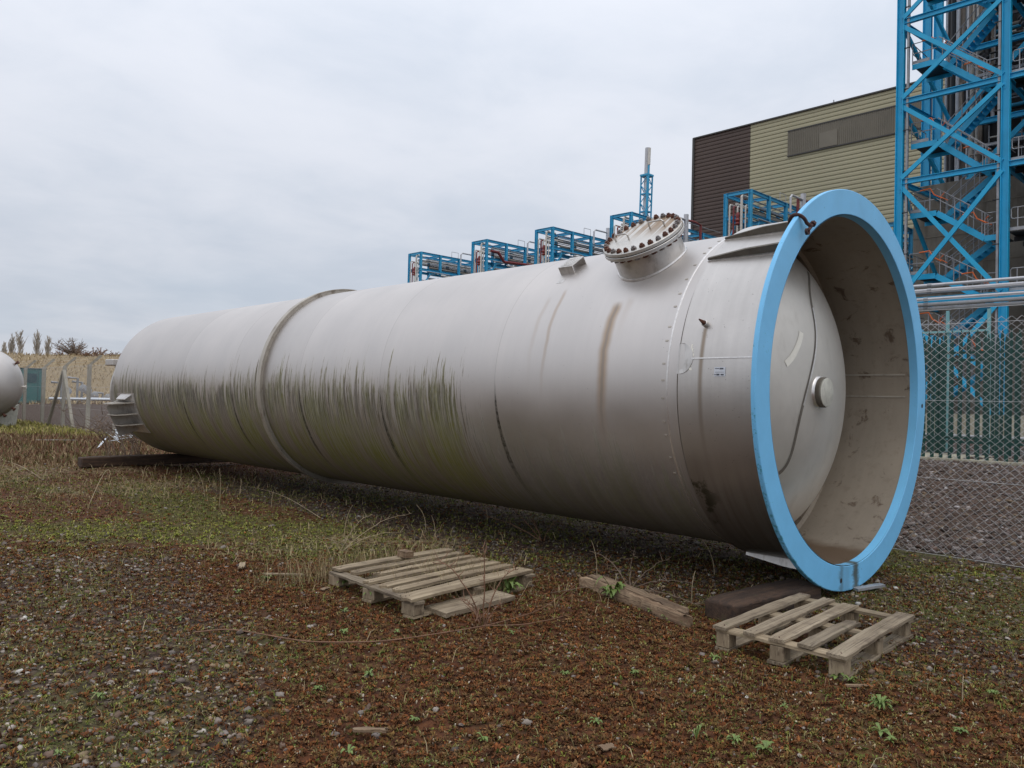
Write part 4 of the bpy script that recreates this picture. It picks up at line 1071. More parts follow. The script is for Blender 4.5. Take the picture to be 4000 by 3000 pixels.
# ------------------------------------------------------------------ blue stair tower
TXF, TXB = 41.0, 46.5
YL, YR, YE = 14.95, 10.34, 5.4
tw = thing('stair_tower', (43.5, 11, PZ), 'tall bright blue steel stair tower with cross bracing and grey handrails', 'stair tower')
LV = [1.0, 6.95, 12.87, 16.87, 20.87, 24.9]
for X, y in ((TXF, YL), (TXF, YR), (TXF, YE), (TXB, onX(3621, 300, TXB)[1]), (TXB, onX(3664, 300, TXB)[1]), (TXB, YR+0.2), (TXB, YE)):
    w_ = 0.34 if X == TXF else 0.42
    build('column', MB().ibeam((X, y, PZ-0.2), (X, y, 26.5), 0.30, w_, 0.03, (0, 1, 0)), M['blue'], tw)
    build('base_block', MB().box((X, y, PZ+0.25), (0.9, 0.9, 0.65)), M['kerb'], tw)
for z in LV[1:]:
    build('beam', MB().ibeam((TXF, YL-0.17, z-0.12), (TXF, YR+0.17, z-0.12), 0.20, 0.26, 0.025), M['blue'], tw)
    build('beam', MB().ibeam((TXF, YR-0.17, z-0.12), (TXF, YE, z-0.12), 0.20, 0.26, 0.025), M['blue'], tw)
    build('beam', MB().ibeam((TXB, YL-0.5, z-0.12), (TXB, YE, z-0.12), 0.22, 0.28, 0.03), M['blue'], tw)
    for y in (YR, YE): build('beam', MB().ibeam((TXF+0.1, y, z-0.13), (TXB, y, z-0.13), 0.18, 0.24, 0.025), M['blue'], tw)
    build('beam', MB().ibeam((TXF+0.1, YL-0.02, z-0.13), (TXB, YL-0.55, z-0.13), 0.18, 0.24, 0.025), M['blue'], tw)
for k, (a, b) in enumerate(zip(LV[:-1], LV[1:])):
    for s_ in (0, 1):
        y0, y1 = (YL-0.12, YR+0.12) if s_ else (YR+0.12, YL-0.12)
        o = build('brace', MB().beam((TXF-0.04-0.05*s_, y0, a+0.05), (TXF-0.04-0.05*s_, y1, b-0.38), 0.10, 0.20), M['blue'], tw)
        build('gusset', MB().box((TXF-0.02, (YL-0.2 if y1 > y0 else YR+0.2), b-0.42), (0.03, 0.38, 0.42)), M['blue'], o)
    build('brace', MB().beam((TXB-0.1, YL-0.6, a), (TXB-0.1, YR+0.2, b-0.3), 0.10, 0.26), M['blue'], tw)
    build('brace', MB().beam((TXF+0.2, YL-0.05, b-0.35), (TXB, YL-0.6, a+0.2), 0.14, 0.18), M['blue'], tw)
# vertical cable tray and conduit beside the front columns
for y in (YL-0.34, YR+0.28):
    o = build('cable_tray', MB().beam((TXF+0.02, y, 1.5), (TXF+0.02, y, 26), 0.10, 0.15), M['galv'], tw)
    for k in range(10): build('tray_clamp', MB().box((TXF-0.03, y+0.06, 3+k*2.05), (0.06, 0.30, 0.05)), M['black'], o)
# stair flights: L landings lie beside the left column, R landings beside the right one
L_LAND = [18.64, 14.66, 11.2, 8.15, 5.14, 2.3, 22.6]
R_LAND = [20.87, 16.87, 12.87, 9.69, 6.87, 3.7, 24.9]
YLA, YLB, YRA, YRB = 14.55, 13.35, 11.25, 10.55
def rail_line(parent, pts, hts=(0.55, 1.05), mat='galv', r=0.024):
    for h in hts: build('rail', MB().tube([Vector(p)+Vector((0, 0, h)) for p in pts], r, 6), M[mat], parent, True)
def rail_posts(parent, pts, r=0.024):
    for p in pts: build('rail_post', MB().tube([p, Vector(p)+Vector((0, 0, 1.05))], r, 6), M['galv'], parent, True)
for z in L_LAND:
    lan = build('landing', MB().box((42.4, (YLA+YLB)/2, z-0.03), (2.0, YLA-YLB, 0.05)), M['black'], tw)
    build('edge_channel', MB().box((41.38, (YLA+YLB)/2, z-0.13), (0.04, YLA-YLB, 0.26)), M['blue'], lan)
    build('edge_channel', MB().box((43.42, (YLA+YLB)/2, z-0.13), (0.04, YLA-YLB, 0.26)), M['blue'], lan)
    build('toe_plate', MB().box((41.37, (YLA+YLB)/2+0.2, z+0.09), (0.015, YLA-YLB-0.4, 0.15)), M['galv'], lan)
    pts = [(41.4, YLB+0.1, z), (41.4, YLA, z), (43.4, YLA, z)]
    rail_line(lan, pts); rail_posts(lan, [(41.4, YLB+0.3, z), (41.4, YLA, z), (42.4, YLA, z), (43.4, YLA, z)])
for z in R_LAND:
    lan = build('landing', MB().box((42.4, (YRA+YRB)/2, z-0.03), (2.0, YRA-YRB, 0.05)), M['black'], tw)
    build('edge_channel', MB().box((41.38, (YRA+YRB)/2, z-0.13), (0.04, YRA-YRB, 0.26)), M['blue'], lan)
    rail_line(lan, [(41.4, YRA, z), (41.4, YRB, z), (43.4, YRB, z)]); rail_posts(lan, [(41.4, YRA, z), (41.4, YRB, z), (42.4, YRB, z)])
def flight(X0, X1, ya, za, yb, zb):
    o = build('stair_flight', MB().beam((X0, ya, za-0.13), (X0, yb, zb-0.13), 0.035, 0.27), M['blue'], tw)
    build('stringer', MB().beam((X1, ya, za-0.13), (X1, yb, zb-0.13), 0.035, 0.27), M['blue'], o)
    n = max(6, int(round(abs(zb-za)/0.205)))
    for k in range(1, n):
        u = k/n
        build('tread', MB().box(((X0+X1)/2, ya+(yb-ya)*u, za+(zb-za)*u-0.03), (X1-X0-0.03, 0.24, 0.035)), M['blue'], o)
    for X in (X0, X1):
        rail_line(o, [(X, ya, za+0.02), (X, yb, zb+0.02)])
        rail_posts(o, [(X, ya+(yb-ya)*u, za+(zb-za)*u) for u in (0.08, 0.38, 0.66, 0.94)])
for zl, zr in zip([18.64, 14.66, 11.2, 8.15, 5.14, 22.6], [16.87, 12.87, 9.69, 6.87, 3.7, 20.87]): flight(41.42, 42.25, YLB, zl, YRA, zr)
for zr, zl in zip([20.87, 16.87, 12.87, 9.69, 6.87, 3.7, 24.9], [18.64, 14.66, 11.2, 8.15, 5.14, 2.3, 22.6]): flight(42.6, 43.4, YRA, zr, YLB, zl)
# orange drop bars at the stair heads
for z, y in [(z+0.95, YLB) for z in L_LAND[:5]]+[(z+1.0, YRA+0.2) for z in R_LAND[1:6]]:
    build('safety_bar', MB().tube([(41.38, y+0.75, z+0.12), (41.38, y+0.28, z+0.16), (41.38, y+0.12, z-0.16), (41.38, y-0.25, z-0.40)], 0.032, 6), M['orange'], tw, True)
    build('safety_bar', MB().tube([(41.9, y-0.22, z+0.02), (41.9, y-0.02, z-0.2), (41.9, y-0.35, z-0.42)], 0.028, 6), M['orange'], tw, True)
# platforms of the bay to the right
for z in (LV[1], 9.7, LV[2], LV[3], LV[4], LV[5]):
    lan = build('platform', MB().box((43.8, (YR+YE)/2, z-0.02), (5.2, YR-YE-0.3, 0.05)), M['black'], tw)
    build('toe_plate', MB().box((TXF+0.05, (YR+YE)/2, z+0.09), (0.015, YR-YE-0.4, 0.15)), M['galv'], lan)
    pts = [(TXF+0.06, YE+0.2, z), (TXF+0.06, YR-0.30, z)]
    rail_line(lan, pts)
    build('rail', MB().tube([(TXF+0.06, YR-0.30, z+0.55), (TXF+0.06, YR-0.24, z+0.62), (TXF+0.06, YR-0.24, z+0.98), (TXF+0.06, YR-0.30, z+1.05)], 0.024, 6), M['galv'], lan, True)
    rail_posts(lan, [(TXF+0.06, YR-0.5-k*1.1, z) for k in range(4)])
    for k in range(3): build('joist', MB().beam((TXF+1.2+k*1.5, YR-0.1, z-0.17), (TXF+1.2+k*1.5, YE, z-0.17), 0.10, 0.22), M['black'], lan)
# process plant seen through the tower
pp = thing('process_plant', (49, 8, PZ), 'dark pipework, ducts and vessels packed behind the blue stair tower', 'process plant')
r0 = random.Random(5)
def vpipe(X, y, r, z0, z1, mat): return build('vertical_pipe', MB().tube([(X, y, z0), (X, y, z1)], r, 12), M[mat], pp, True)
for X, px_, r, mat in ((48.3, 3762, 0.42, 'brownpipe'), (47.9, 3795, 0.16, 'cream'), (47.6, 3740, 0.10, 'pipe'), (48.6, 3705, 0.15, 'darkpipe'), (48.0, 3725, 0.20, 'black'), (47.8, 3828, 0.14, 'brownpipe'), (48.2, 3850, 0.22, 'darkpipe'), (47.5, 3695, 0.06, 'pipe'), (47.4, 3815, 0.07, 'cream'), (49.0, 3880, 0.5, 'black'), (47.3, 3778, 0.05, 'pipe')):
    y = onX(px_, 400, X)[1]; vpipe(X, y, r, 12.0, 27, mat)
for k in range(46):
    z = r0.uniform(12.6, 25.5); X = r0.uniform(46.9, 48.6); y0 = r0.uniform(9.5, 13.0); L = r0.uniform(0.8, 4.0)
    build('pipe_run', MB().tube([(X, y0, z), (X, y0-L, z)], r0.choice((0.035, 0.05, 0.05, 0.09, 0.12)), 8), M[r0.choice(('darkpipe', 'darkpipe', 'black', 'galv', 'pipe', 'brownpipe', 'cream'))], pp, True)
for k in range(14):
    z = r0.uniform(12.5, 25); y = r0.uniform(10.2, 13.2)
    build('valve', MB().lathe([(0.05, -0.25), (0.14, -0.22), (0.14, -0.16), (0.09, -0.14), (0.17, 0), (0.09, 0.14), (0.14, 0.16), (0.14, 0.22), (0.05, 0.25)], (46.85, y, z), (0, r0.choice((0, 1)), 1), 12), M[r0.choice(('alu', 'pipe', 'cream', 'darkpipe'))], pp, True)
for z in (14.2, 15.6, 18.0, 19.4, 22.3, 23.6):
    build('service_beam', MB().beam((46.95, 13.2, z), (46.95, 5, z), 0.12, 0.16), M['darkpipe' if z % 2 < 1 else 'galv'], pp)
    for k in range(4):
        ys = 12.6-k*0.75
        build('service_rail', MB().tube([(46.9, ys, z-0.1), (46.9, ys, z+1.0)], 0.03, 6), M['galv'], pp)
ey = onX(3770, 300, 49.5)[1]
build('enclosure', MB().box((53.0, ey/2, 14.5), (7.0, ey, 28.5)), M['black'], pp)
for k in range(150):
    z = r0.uniform(12.2, 27.0); X = r0.uniform(47.2, 49.3); y0 = r0.uniform(8.0, ey-0.2)
    if r0.random() < .5: build('pipe_run', MB().tube([(X, y0, z), (X, y0-r0.uniform(.6, 3.5), z)], r0.choice((.04, .06, .1)), 8), M[r0.choice(('darkpipe', 'galv', 'black', 'brownpipe', 'rackblue'))], pp, True)
    else: build('vertical_pipe', MB().tube([(X, y0, z-2), (X, y0, z+r0.uniform(0, 2.5))], r0.choice((.04, .06, .1, .16)), 8), M[r0.choice(('darkpipe', 'galv', 'black', 'brownpipe', 'pipe'))], pp, True)
for k in range(9): build('enclosure_rib', MB().box((49.46, 9.9-k*1.05, 19.0), (0.10, 0.14, 15.0)), M['darkpipe'], pp)
cb = thing('concrete_block_house', (49, 8, PZ), 'tall stained concrete base wall behind the blue stairs', 'concrete wall')
ctop = onX(3640, 722, 45.4)[2]; cy0 = onX(3566, 1000, 45.4)[1]
build('wall', MB().box((48.4, cy0/2-2, (ctop+PZ)/2), (6.0, cy0+4, ctop-PZ)), M['concrete'], cb, bevel=0.03)
for k in range(8): build('pour_joint', MB().box((45.385, cy0/2-2, PZ+1.3+k*1.5), (0.02, cy0+4, 0.035)), M['louvre'], cb)

# ------------------------------------------------------------------ blue pipe racks receding behind the vessel
RX, RZ, RW = 50.0, 16.55, 1.93
rack = thing('pipe_rack', (RX, 28.1, PZ), 'blue steel pipe rack standing in front of the tall clad building', 'pipe rack', 'blue pipe racks in a row behind the vessel')
ry = 28.1
def rack_parts(e, ry, seed, extra):
    r = random.Random(seed); xs = [RX+k*2.55 for k in range(7)]; ya, yb = ry, ry+RW
    for k, X in enumerate(xs):
        for y in (ya, yb):
            full = k in (0, 2, 4, 6)
            build('column', MB().ibeam((X, y, PZ-0.1 if full else RZ-2.1), (X, y, RZ), 0.20, 0.24, 0.025, (0, 1, 0)), M['rackblue'], e)
        for z in (RZ-0.12, RZ-1.8, RZ-4.4):
            build('cross_beam', MB().ibeam((X, ya, z), (X, yb, z), 0.16, 0.24, 0.02), M['rackblue'], e)
    for y in (ya, yb):
        for z in (RZ-0.12, RZ-1.8, RZ-4.4, RZ-7.4):
            build('long_beam', MB().ibeam((xs[0], y, z), (xs[-1], y, z), 0.16, 0.25, 0.02), M['rackblue'], e)
        for k in (0, 2, 4):
            build('brace', MB().beam((xs[k], y, RZ-4.0), (xs[k]+1.27, y, RZ-2.1), 0.1, 0.13), M['rackblue'], e)
            build('brace', MB().beam((xs[k+1]+1.27, y, RZ-2.1), (xs[k+2], y, RZ-4.0), 0.1, 0.13), M['rackblue'], e)
        build('brace', MB().beam((xs[3], y, RZ-1.9), (xs[4], y, RZ-0.3), 0.08, 0.10), M['rackblue'], e)
        build('brace', MB().beam((xs[4], y, RZ-0.3), (xs[5], y, RZ-1.9), 0.08, 0.10), M['rackblue'], e)
    for z in (RZ-0.62, RZ-1.0, RZ-1.45, RZ-2.6, RZ-3.3):
        for k in range(4):
            y = ya+0.25+k*0.46+r.uniform(-.08, .08); rr = r.choice((0.04, 0.05, 0.07, 0.10))
            x0 = RX+r.uniform(0.3, 1.8)
            build('rack_pipe', MB().tube([(x0, y, z), (RX+15.5, y, z)], rr, 8), M[r.choice(('darkpipe', 'darkpipe', 'pipe', 'brownpipe', 'galv', 'black', 'cream'))], e, True)
    for k in range(5):                                  # risers at the near end
        y = ya+0.3+k*0.31; zt = RZ-r.uniform(0.3, 1.3); rr = r.choice((0.05, 0.06, 0.09))
        mt_ = 'red' if k == (1 if extra % 2 else 3) else 'cream'
        build('riser', MB().tube([(RX-0.12, y, PZ+2), (RX-0.12, y, zt-0.1), (RX-0.02, y, zt), (RX+1.0, y, zt)], rr, 8), M[mt_], e, True)
    build('valve_stack', MB().lathe([(0.12, 0), (0.19, 0.1), (0.12, 0.2), (0.2, 0.35), (0.12, 0.5), (0.16, 0.7), (0.08, 0.9)], (RX-0.1, ya+0.9, RZ-2.4), (0, 0, 1), 10), M['red'], e, True)
    build('vent_stack', MB().tube([(RX+7.0, ya-0.42, PZ+3), (RX+7.0, ya-0.42, RZ+1.0)], 0.20, 12), M['pipe'], e, True)
    build('vent_pipe', MB().tube([(RX+7.0, ya-0.42, RZ+0.55), (RX+5.2, ya-0.42, RZ+0.55), (RX+5.0, ya-0.42, RZ+0.35), (RX+5.0, ya-0.42, RZ-0.8)], 0.08, 8), M['pipe'], e, True)
    build('ladder_hoop', MB().tube([(RX+4.0, ya-0.1, RZ), (RX+4.0, ya-0.1, RZ+0.55), (RX+4.9, ya-0.1, RZ+0.55), (RX+4.9, ya-0.1, RZ)], 0.025, 6), M['galv'], e, True)
    build('handrail', MB().tube([(RX+8, ya-0.05, RZ+0.5), (RX+13, ya-0.05, RZ+0.5)], 0.03, 6), M['galv'], e, True)
    for k in range(3): build('side_pipe', MB().tube([(RX+0.6+k*1.9, ya-0.28, RZ-2.0-0.2*k), (RX+3.6+k*2.0, ya-0.28, RZ-2.0-0.2*k), (RX+3.7+k*2.0, ya-0.28, RZ-2.2-0.2*k), (RX+3.7+k*2.0, ya-0.28, RZ-4.8)], 0.08 if k else 0.06, 8), M['galv' if k != 1 else 'cream'], e, True)
rack_parts(rack, ry, 3, 0)
red0 = build('red_main', MB().tube([(RX+6.4, ry-0.3, RZ-1.0), (RX+6.4, ry-0.3, RZ+0.55), (RX+8.4, ry-0.3, RZ+0.62), (RX+9.4, ry-0.3, RZ+0.5), (RX+9.4, ry-0.3, RZ-2.0)], 0.12, 8), M['red'], rack, True)
rack_ys = [38.4, 46.8, 55.2, 65.2, 18.4]
rlabels = ['blue pipe rack half hidden behind the bolted manway cover', 'blue pipe rack showing right behind the nameplate bracket', 'blue pipe rack with a red branch pipe low on its side', 'blue pipe rack furthest from the tall building', 'blue pipe rack partly hidden behind the stair tower and flange']
racks2 = []
for k, yy in enumerate(rack_ys):
    c = copy_tree(rack, None, (0, yy-ry, 0 if k < 4 else -3.7)); c['label'] = rlabels[k]; racks2.append(c)
    if k != 0:
        for ch in list(c.children):
            if ch.name.startswith('red_main'): bpy.data.objects.remove(ch)
ORG[racks2[2].name] = Vector(racks2[2].location)
build('red_branch', MB().tube([(RX+0.3, 55.2-0.3, RZ-1.1), (RX+1.2, 55.2-0.3, RZ-1.1), (RX+2.0, 55.2-0.3, RZ-1.9), (RX+6.0, 55.2-0.3, RZ-1.7), (RX+6.0, 55.2-0.3, RZ-3.4)], 0.14, 8), M['red'], racks2[2], True)
ORG[racks2[1].name] = Vector(racks2[1].location)
build('lagged_pipe', MB().tube([(RX+8.2, 46.8-0.5, RZ-1.6), (RX+11, 46.8-0.5, RZ-0.6)], 0.30, 10), M['cream'], racks2[1], True)
# lattice mast with flue
mx = 62.0
mp_ = onX(2522, 800, mx); ms = thing('lattice_mast', (mx, mp_[1], PZ), 'slim blue lattice mast with tall grey flue pipe', 'mast')
my = mp_[1]; mtop = onX(2528, 690, mx)[2]; ftop = onX(2536, 577, mx)[2]; lean = -0.02
def mpt(dx_, dy_, z): return (mx+dx_, my+dy_+lean*(z-20), z)
for dx_, dy_ in ((-0.38, -0.38), (-0.38, 0.38), (0.38, -0.38), (0.38, 0.38)):
    build('leg', MB().beam(mpt(dx_, dy_, PZ), mpt(dx_, dy_, mtop), 0.11, 0.11), M['rackblue'], ms)
z = mtop; k = 0
while z > 12:
    for dx_, dy_, ex_, ey_ in ((-0.38, -0.38, -0.38, 0.38), (-0.38, -0.38, 0.38, -0.38), (0.38, 0.38, -0.38, 0.38), (0.38, 0.38, 0.38, -0.38)):
        build('tie', MB().beam(mpt(dx_, dy_, z), mpt(ex_, ey_, z), 0.08, 0.10), M['rackblue'], ms)
        build('diagonal', MB().beam(mpt(dx_, dy_, z), mpt(ex_, ey_, z-0.85), 0.05, 0.06), M['rackblue'], ms)
        build('diagonal', MB().beam(mpt(ex_, ey_, z-0.85), mpt(dx_, dy_, z-1.7), 0.05, 0.06), M['rackblue'], ms)
    z -= 1.7
build('flue', MB().tube([mpt(0, 0, PZ), mpt(0, 0, ftop)], 0.26, 14), M['pipe'], ms, True)
build('top_frame', MB().box(mpt(0, 0, mtop+0.1), (0.95, 0.95, 0.16)), M['rackblue'], ms)
build('whip_pole', MB().tube([mpt(-0.3, -0.42, mtop-3), mpt(-0.3, -0.42, mtop+1.0)], 0.09, 8), M['rackblue'], ms, True)
build('aerial', MB().tube([mpt(-0.3, -0.42, mtop+1.0), mpt(-0.3, -0.42, mtop+2.6)], 0.13, 10), M['cream'], ms, True)

# ------------------------------------------------------------------ tall clad building
BX, BYL, BYM, BYR, BT = 75.0, 49.13, 42.28, -25.0, 30.85
bd = thing('clad_building', (BX, 15, PZ), 'tall industrial building clad in olive beige sheeting with dark brown end', 'building')
def cladding(name, y0, y1, z0, z1, mat, pitch=0.41, X=BX, parent=None):
    n = int((z1-z0)/pitch); prof = []
    for k in range(n):
        z = z1-k*pitch
        prof += [(X-0.02, z), (X-0.07, z-0.34*pitch), (X-0.075, z-0.80*pitch), (X-0.03, z-0.86*pitch)]
    vs = [(a, y, b) for y in (y0, y1) for a, b in prof]; m_ = len(prof)
    return build(name, MB().add(vs, [(i, i+1, m_+i+1, m_+i) for i in range(m_-1)]), mat, parent or bd)
build('core', MB().box((BX+20.1, (BYL+BYR)/2, (BT+PZ)/2-0.2), (40, BYL-BYR-0.1, BT-PZ)), M['brown'], bd)
cladding('brown_cladding', BYM, BYL, 3.0, BT, M['brown'])
cladding('beige_cladding', BYR, BYM-0.02, 3.0, BT, M['beige'])
cladding('end_cladding', 0, 1, 3.0, BT, M['brown']) if False else None
build('corner_trim', MB().box((BX-0.06, BYL, BT/2+0.9), (0.25, 0.25, BT-1.8)), M['coping'], bd)
build('coping', MB().box((BX+0.1, (BYL+BYR)/2, BT+0.06), (0.6, BYL-BYR+0.2, 0.14)), M['coping'], bd)
build('roof', MB().box((BX+20.1, (BYL+BYR)/2, BT-0.05), (39.8, BYL-BYR, 0.12)), M['coping'], bd)
lv0, lv1 = onX(3080, 515, BX), onX(3080, 612, BX)
lo = build('louvre_panel', MB().box((BX-0.09, (lv0[1]+12)/2, (lv0[2]+lv1[2])/2), (0.10, lv0[1]-12, lv0[2]-lv1[2])), M['louvre'], bd)
mb = MB(); y = lv0[1]-0.1
while y > 20: mb.box((BX-0.16, y, (lv0[2]+lv1[2])/2), (0.05, 0.06, lv0[2]-lv1[2]-0.1)); y -= 0.19
build('louvre_blades', mb, M['louvre'], lo, kind='stuff')
for zz in (lv0[2], lv1[2]): build('louvre_frame', MB().box((BX-0.15, (lv0[1]+12)/2, zz), (0.12, lv0[1]-12, 0.12)), M['coping'], lo)
a_, b_ = onX(3205, 505, BX), onX(3275, 505, BX)
build('access_panel', MB().box((BX-0.22, (a_[1]+b_[1])/2, lv1[2]+0.85), (0.04, a_[1]-b_[1], 1.5)), M['ringsteel'] if False else M['louvre'], lo)
rv = onX(3248, 392, BX)
build('roof_vent', MB().tube([(BX+0.5, rv[1], BT), (BX+0.5, rv[1], BT+0.6)], 0.06, 8), M['galv'], bd)
build('roof_vent', MB().box((BX+1, onX(2878, 500, BX)[1], BT+0.2), (0.5, 0.7, 0.35)), M['coping'], bd)

# ------------------------------------------------------------------ far left: kiosk, pipes, trees on the bank
def gp(px, py, z=0.45): return ground(px, py, z)
ka = gp(122, 1574); kk = thing('kiosk', (ka[0], ka[1], 0.45), 'teal green kiosk with a dark square panel behind the chain link fence', 'kiosk')
build('body', MB().box((ka[0], ka[1]+1.0, 0.45+1.22), (1.75, 2.0, 2.44)), M['cabin'], kk, bevel=0.02)
build('roof', MB().box((ka[0], ka[1]+1.0, 0.45+2.47), (1.85, 2.1, 0.06)), M['cabin_dark'], kk)
build('panel', MB().box((ka[0]-0.02, ka[1]-0.015, 0.45+1.78), (0.62, 0.03, 0.66)), M['cabin_dark'], kk)
build('door_frame', MB().box((ka[0]+0.38, ka[1]-0.01, 0.45+1.15), (0.03, 0.03, 2.2)), M['cabin_dark'], kk)
pm = thing('ground_pipework', (*gp(310, 1575)[:2], 0.45), 'low bright metal pipes with valves on the gravel beyond the fence', 'pipework')
for k, (px0, px1, py, r_) in enumerate(((175, 300, 1569, 0.16), (330, 460, 1571, 0.15), (330, 460, 1577, 0.12), (190, 330, 1576, 0.10))):
    a, b = gp(px0, py), gp(px1, py)
    build('pipe', MB().tube([(a[0], a[1], 0.8), (b[0]+2, b[1]-2, 0.8)], r_, 8), M['alu'], pm, True)
for px_, h in ((238, 1.5), (300, 1.9), (318, 1.6), (345, 1.0), (400, 0.8)):
    a = gp(px_, 1575)
    build('riser', MB().tube([(a[0], a[1], 0.45), (a[0], a[1], 0.45+h), (a[0]-0.7, a[1], 0.5+h)], 0.09, 8), M['galv'], pm, True)
    build('valve_wheel', MB().lathe([(0.05, -0.05), (0.3, -0.02), (0.3, 0.03), (0.05, 0.05)], (a[0]+0.3, a[1]-0.4, 0.45+h*0.6), (0.3, 1, 0.2), 12), M['alu'], pm)
mk = gp(281, 1500, 2.2)
build('marker_post', MB().tube([(mk[0]+1.0, mk[1], 0.4), (mk[0]+1.0, mk[1], 3.0)], 0.05, 6), M['galv'], pm)

def twig_tree(name, base, hgt, label, cat, upright=0.85, spread=0.22, n1=26, mats=('bark', 'poplar'), seed=1, group=None, r0=0.16, wid=0.028):
    r = random.Random(seed); base = Vector(base)
    e = thing(name, base, label, cat, group)
    tr = [base+Vector((r.uniform(-.01, .01)*hgt*k/6, r.uniform(-.01, .01)*hgt*k/6, hgt*0.97*k/6)) for k in range(7)]
    build('trunk', MB().tube(tr, [r0*(1-k/7.2) for k in range(7)], 6), M[mats[0]], e, True)
    mb = MB()
    for k in range(n1):
        u = 0.06+0.88*(k+r.random())/n1
        p0 = tr[0].lerp(tr[-1], u); a = r.uniform(0, 6.283)
        L = hgt*(0.50-0.34*abs(u-0.25))*r.uniform(0.65, 1.1)
        d_ = (Vector((math.cos(a), math.sin(a), 0))*spread*2.0+Vector((0, 0, upright))).normalized()
        pts = [p0]
        for s_ in range(4):
            d_ = (d_+Vector((r.uniform(-.12, .12), r.uniform(-.12, .12), 0.14*upright))).normalized(); pts.append(pts[-1]+d_*L/4)
        mb.tube(pts, [wid*2.0, wid*1.6, wid*1.2, wid*.9, wid*.5], 4)
        for q in range(9):
            t = r.uniform(0.15, 1.0); i = min(int(t*4), 3); s0 = pts[i].lerp(pts[i+1], t*4-i)
            a2 = r.uniform(0, 6.283); dd = (Vector((math.cos(a2), math.sin(a2), 0))*spread*2.4+Vector((0, 0, upright))).normalized()
            l2 = L*r.uniform(0.18, 0.42)
            m_ = s0+dd*l2*0.5; e_ = m_+(dd+Vector((r.uniform(-.2, .2), r.uniform(-.2, .2), 0.25*upright))).normalized()*l2*0.5
            mb.tube([s0, m_, e_], [wid*.9, wid*.65, wid*.35], 3, False)
    build('crown', mb, M[mats[1]], e)
    return e
DT = 120.0
for k, (px_, topy, w_) in enumerate(((14, 1338, 0.20), (42, 1318, 0.2), (72, 1303, 0.2), (140, 1300, 0.21), (184, 1318, 0.17))):
    dv = ray(px_, 1480); t = DT*(1+0.03*k); P = np.array([0, 0, H])+dv/np.linalg.norm(dv[:2])*t
    b0 = gz1(P[0], P[1]); ht = (ray(px_, topy)/np.linalg.norm(ray(px_, topy)[:2])*t)[2]+H-b0
    twig_tree('poplar_tree', (P[0], P[1], b0-0.2), ht, ['bare pale poplar tree, smallest and at the end of its row', 'bare poplar in the row with a slim crown', 'tall bare poplar with broad upright crown', 'tallest bare poplar standing apart on the grass bank', 'narrow bare poplar next to the tallest one'][k], 'tree', 0.95, w_, 30, seed=20+k, group='bare poplar trees on the bank', wid=0.034)
def dome_bush(name, base, hgt, rad, label, n, mat, seed, group=None, wid=0.03):
    r = random.Random(seed); base = Vector(base); e = thing(name, base, label, 'bush', group); mb = MB(); tk = MB()
    for k in range(n):
        a = r.uniform(0, 6.283); el = math.acos(r.uniform(0.05, 1.0)); L = r.uniform(.7, 1.08)
        dv_ = Vector((math.sin(el)*math.cos(a)*rad, math.sin(el)*math.sin(a)*rad, math.cos(el)*hgt))*L
        p = bez(base, base+Vector((dv_.x*.3, dv_.y*.3, dv_.z*.75)), base+dv_, 6)
        (tk if k < n//5 else mb).tube(p, [wid*(2.0-.25*q) for q in range(7)], 4, False)
        for q in range(12):
            c = p[r.randrange(2, 7)]; d3 = Vector((r.uniform(-1, 1), r.uniform(-1, 1), r.uniform(-.4, 1))).normalized()*hgt*r.uniform(.08, .26)
            mb.tube([c, c+d3*.6+Vector((0, 0, .02)), c+d3], [wid*.8, wid*.6, wid*.3], 3, False)
    build('stem', tk, M['bark'], e); build('crown', mb, M[mat], e)
dv = ray(292, 1400); P = np.array([0, 0, H])+dv/np.linalg.norm(dv[:2])*96
dome_bush('hawthorn_bush', (P[0], P[1], gz1(P[0], P[1])-0.2), 2.6, 2.3, 'bare dark rounded bush on top of the straw coloured bank', 60, 'twig', 40)
for k, px_ in enumerate((340, 365, 392, 420, 450, 235)):
    dv = ray(px_, 1400); P = np.array([0, 0, H])+dv/np.linalg.norm(dv[:2])*(90+k)
    dome_bush('scrub_bush', (P[0], P[1], gz1(P[0], P[1])-0.15), 0.7+0.2*(k % 3), 1.3, 'low reddish brown scrub along the crest of the bank', 24, 'redstem', 60+k, 'scrub on the bank crest')

# ------------------------------------------------------------------ stems, brambles, weeds
def g3(px, py): p = ground(px, py); return Vector((p[0], p[1], gz1(p[0], p[1])))
def stalk(px, py, h, lean, label, head=False, mat='stalk', r=0.0035, group='dead stalks in the moss'):
    b = g3(px, py); rgt = Vector((RD[0], RD[1], 0)); t_ = b+rgt*lean*h+Vector((0, 0, h))
    e = thing('dead_stalk', b, label, 'stalk', group)
    pts = bez(b-Vector((0, 0, .02)), b+Vector((random.uniform(-.03, .03), random.uniform(-.03, .03), h*0.6)), t_, 8)
    build('stem', MB().tube(pts, [r*(1-0.06*k) for k in range(9)], 5), M[mat], e, True)
    if head:
        mb = MB()
        for k in range(26):
            u = random.uniform(0.72, 1.0); c = pts[int(u*8)] if u < 1 else pts[-1]
            dd = Vector((random.uniform(-1, 1), random.uniform(-1, 1), 1.6)).normalized(); L = h*random.uniform(.04, .11)
            mb.tube([c, c+dd*L*0.6, c+dd*L], [0.0016, 0.005, 0.001], 4)
        build('seed_head', mb, M[mat], e)
    return e
SL = 'thin upright dead stalk standing in the moss'
stalk(982, 1890, 0.46, 0.02, 'dead stalk with a fuzzy seed head in front of the stiffening ring', True, r=0.005, mat='redstem')
stalk(1905, 2040, 0.30, -0.35, 'bent dead stalk with spiky seed head beside the shadow of the vessel', True, r=0.004)
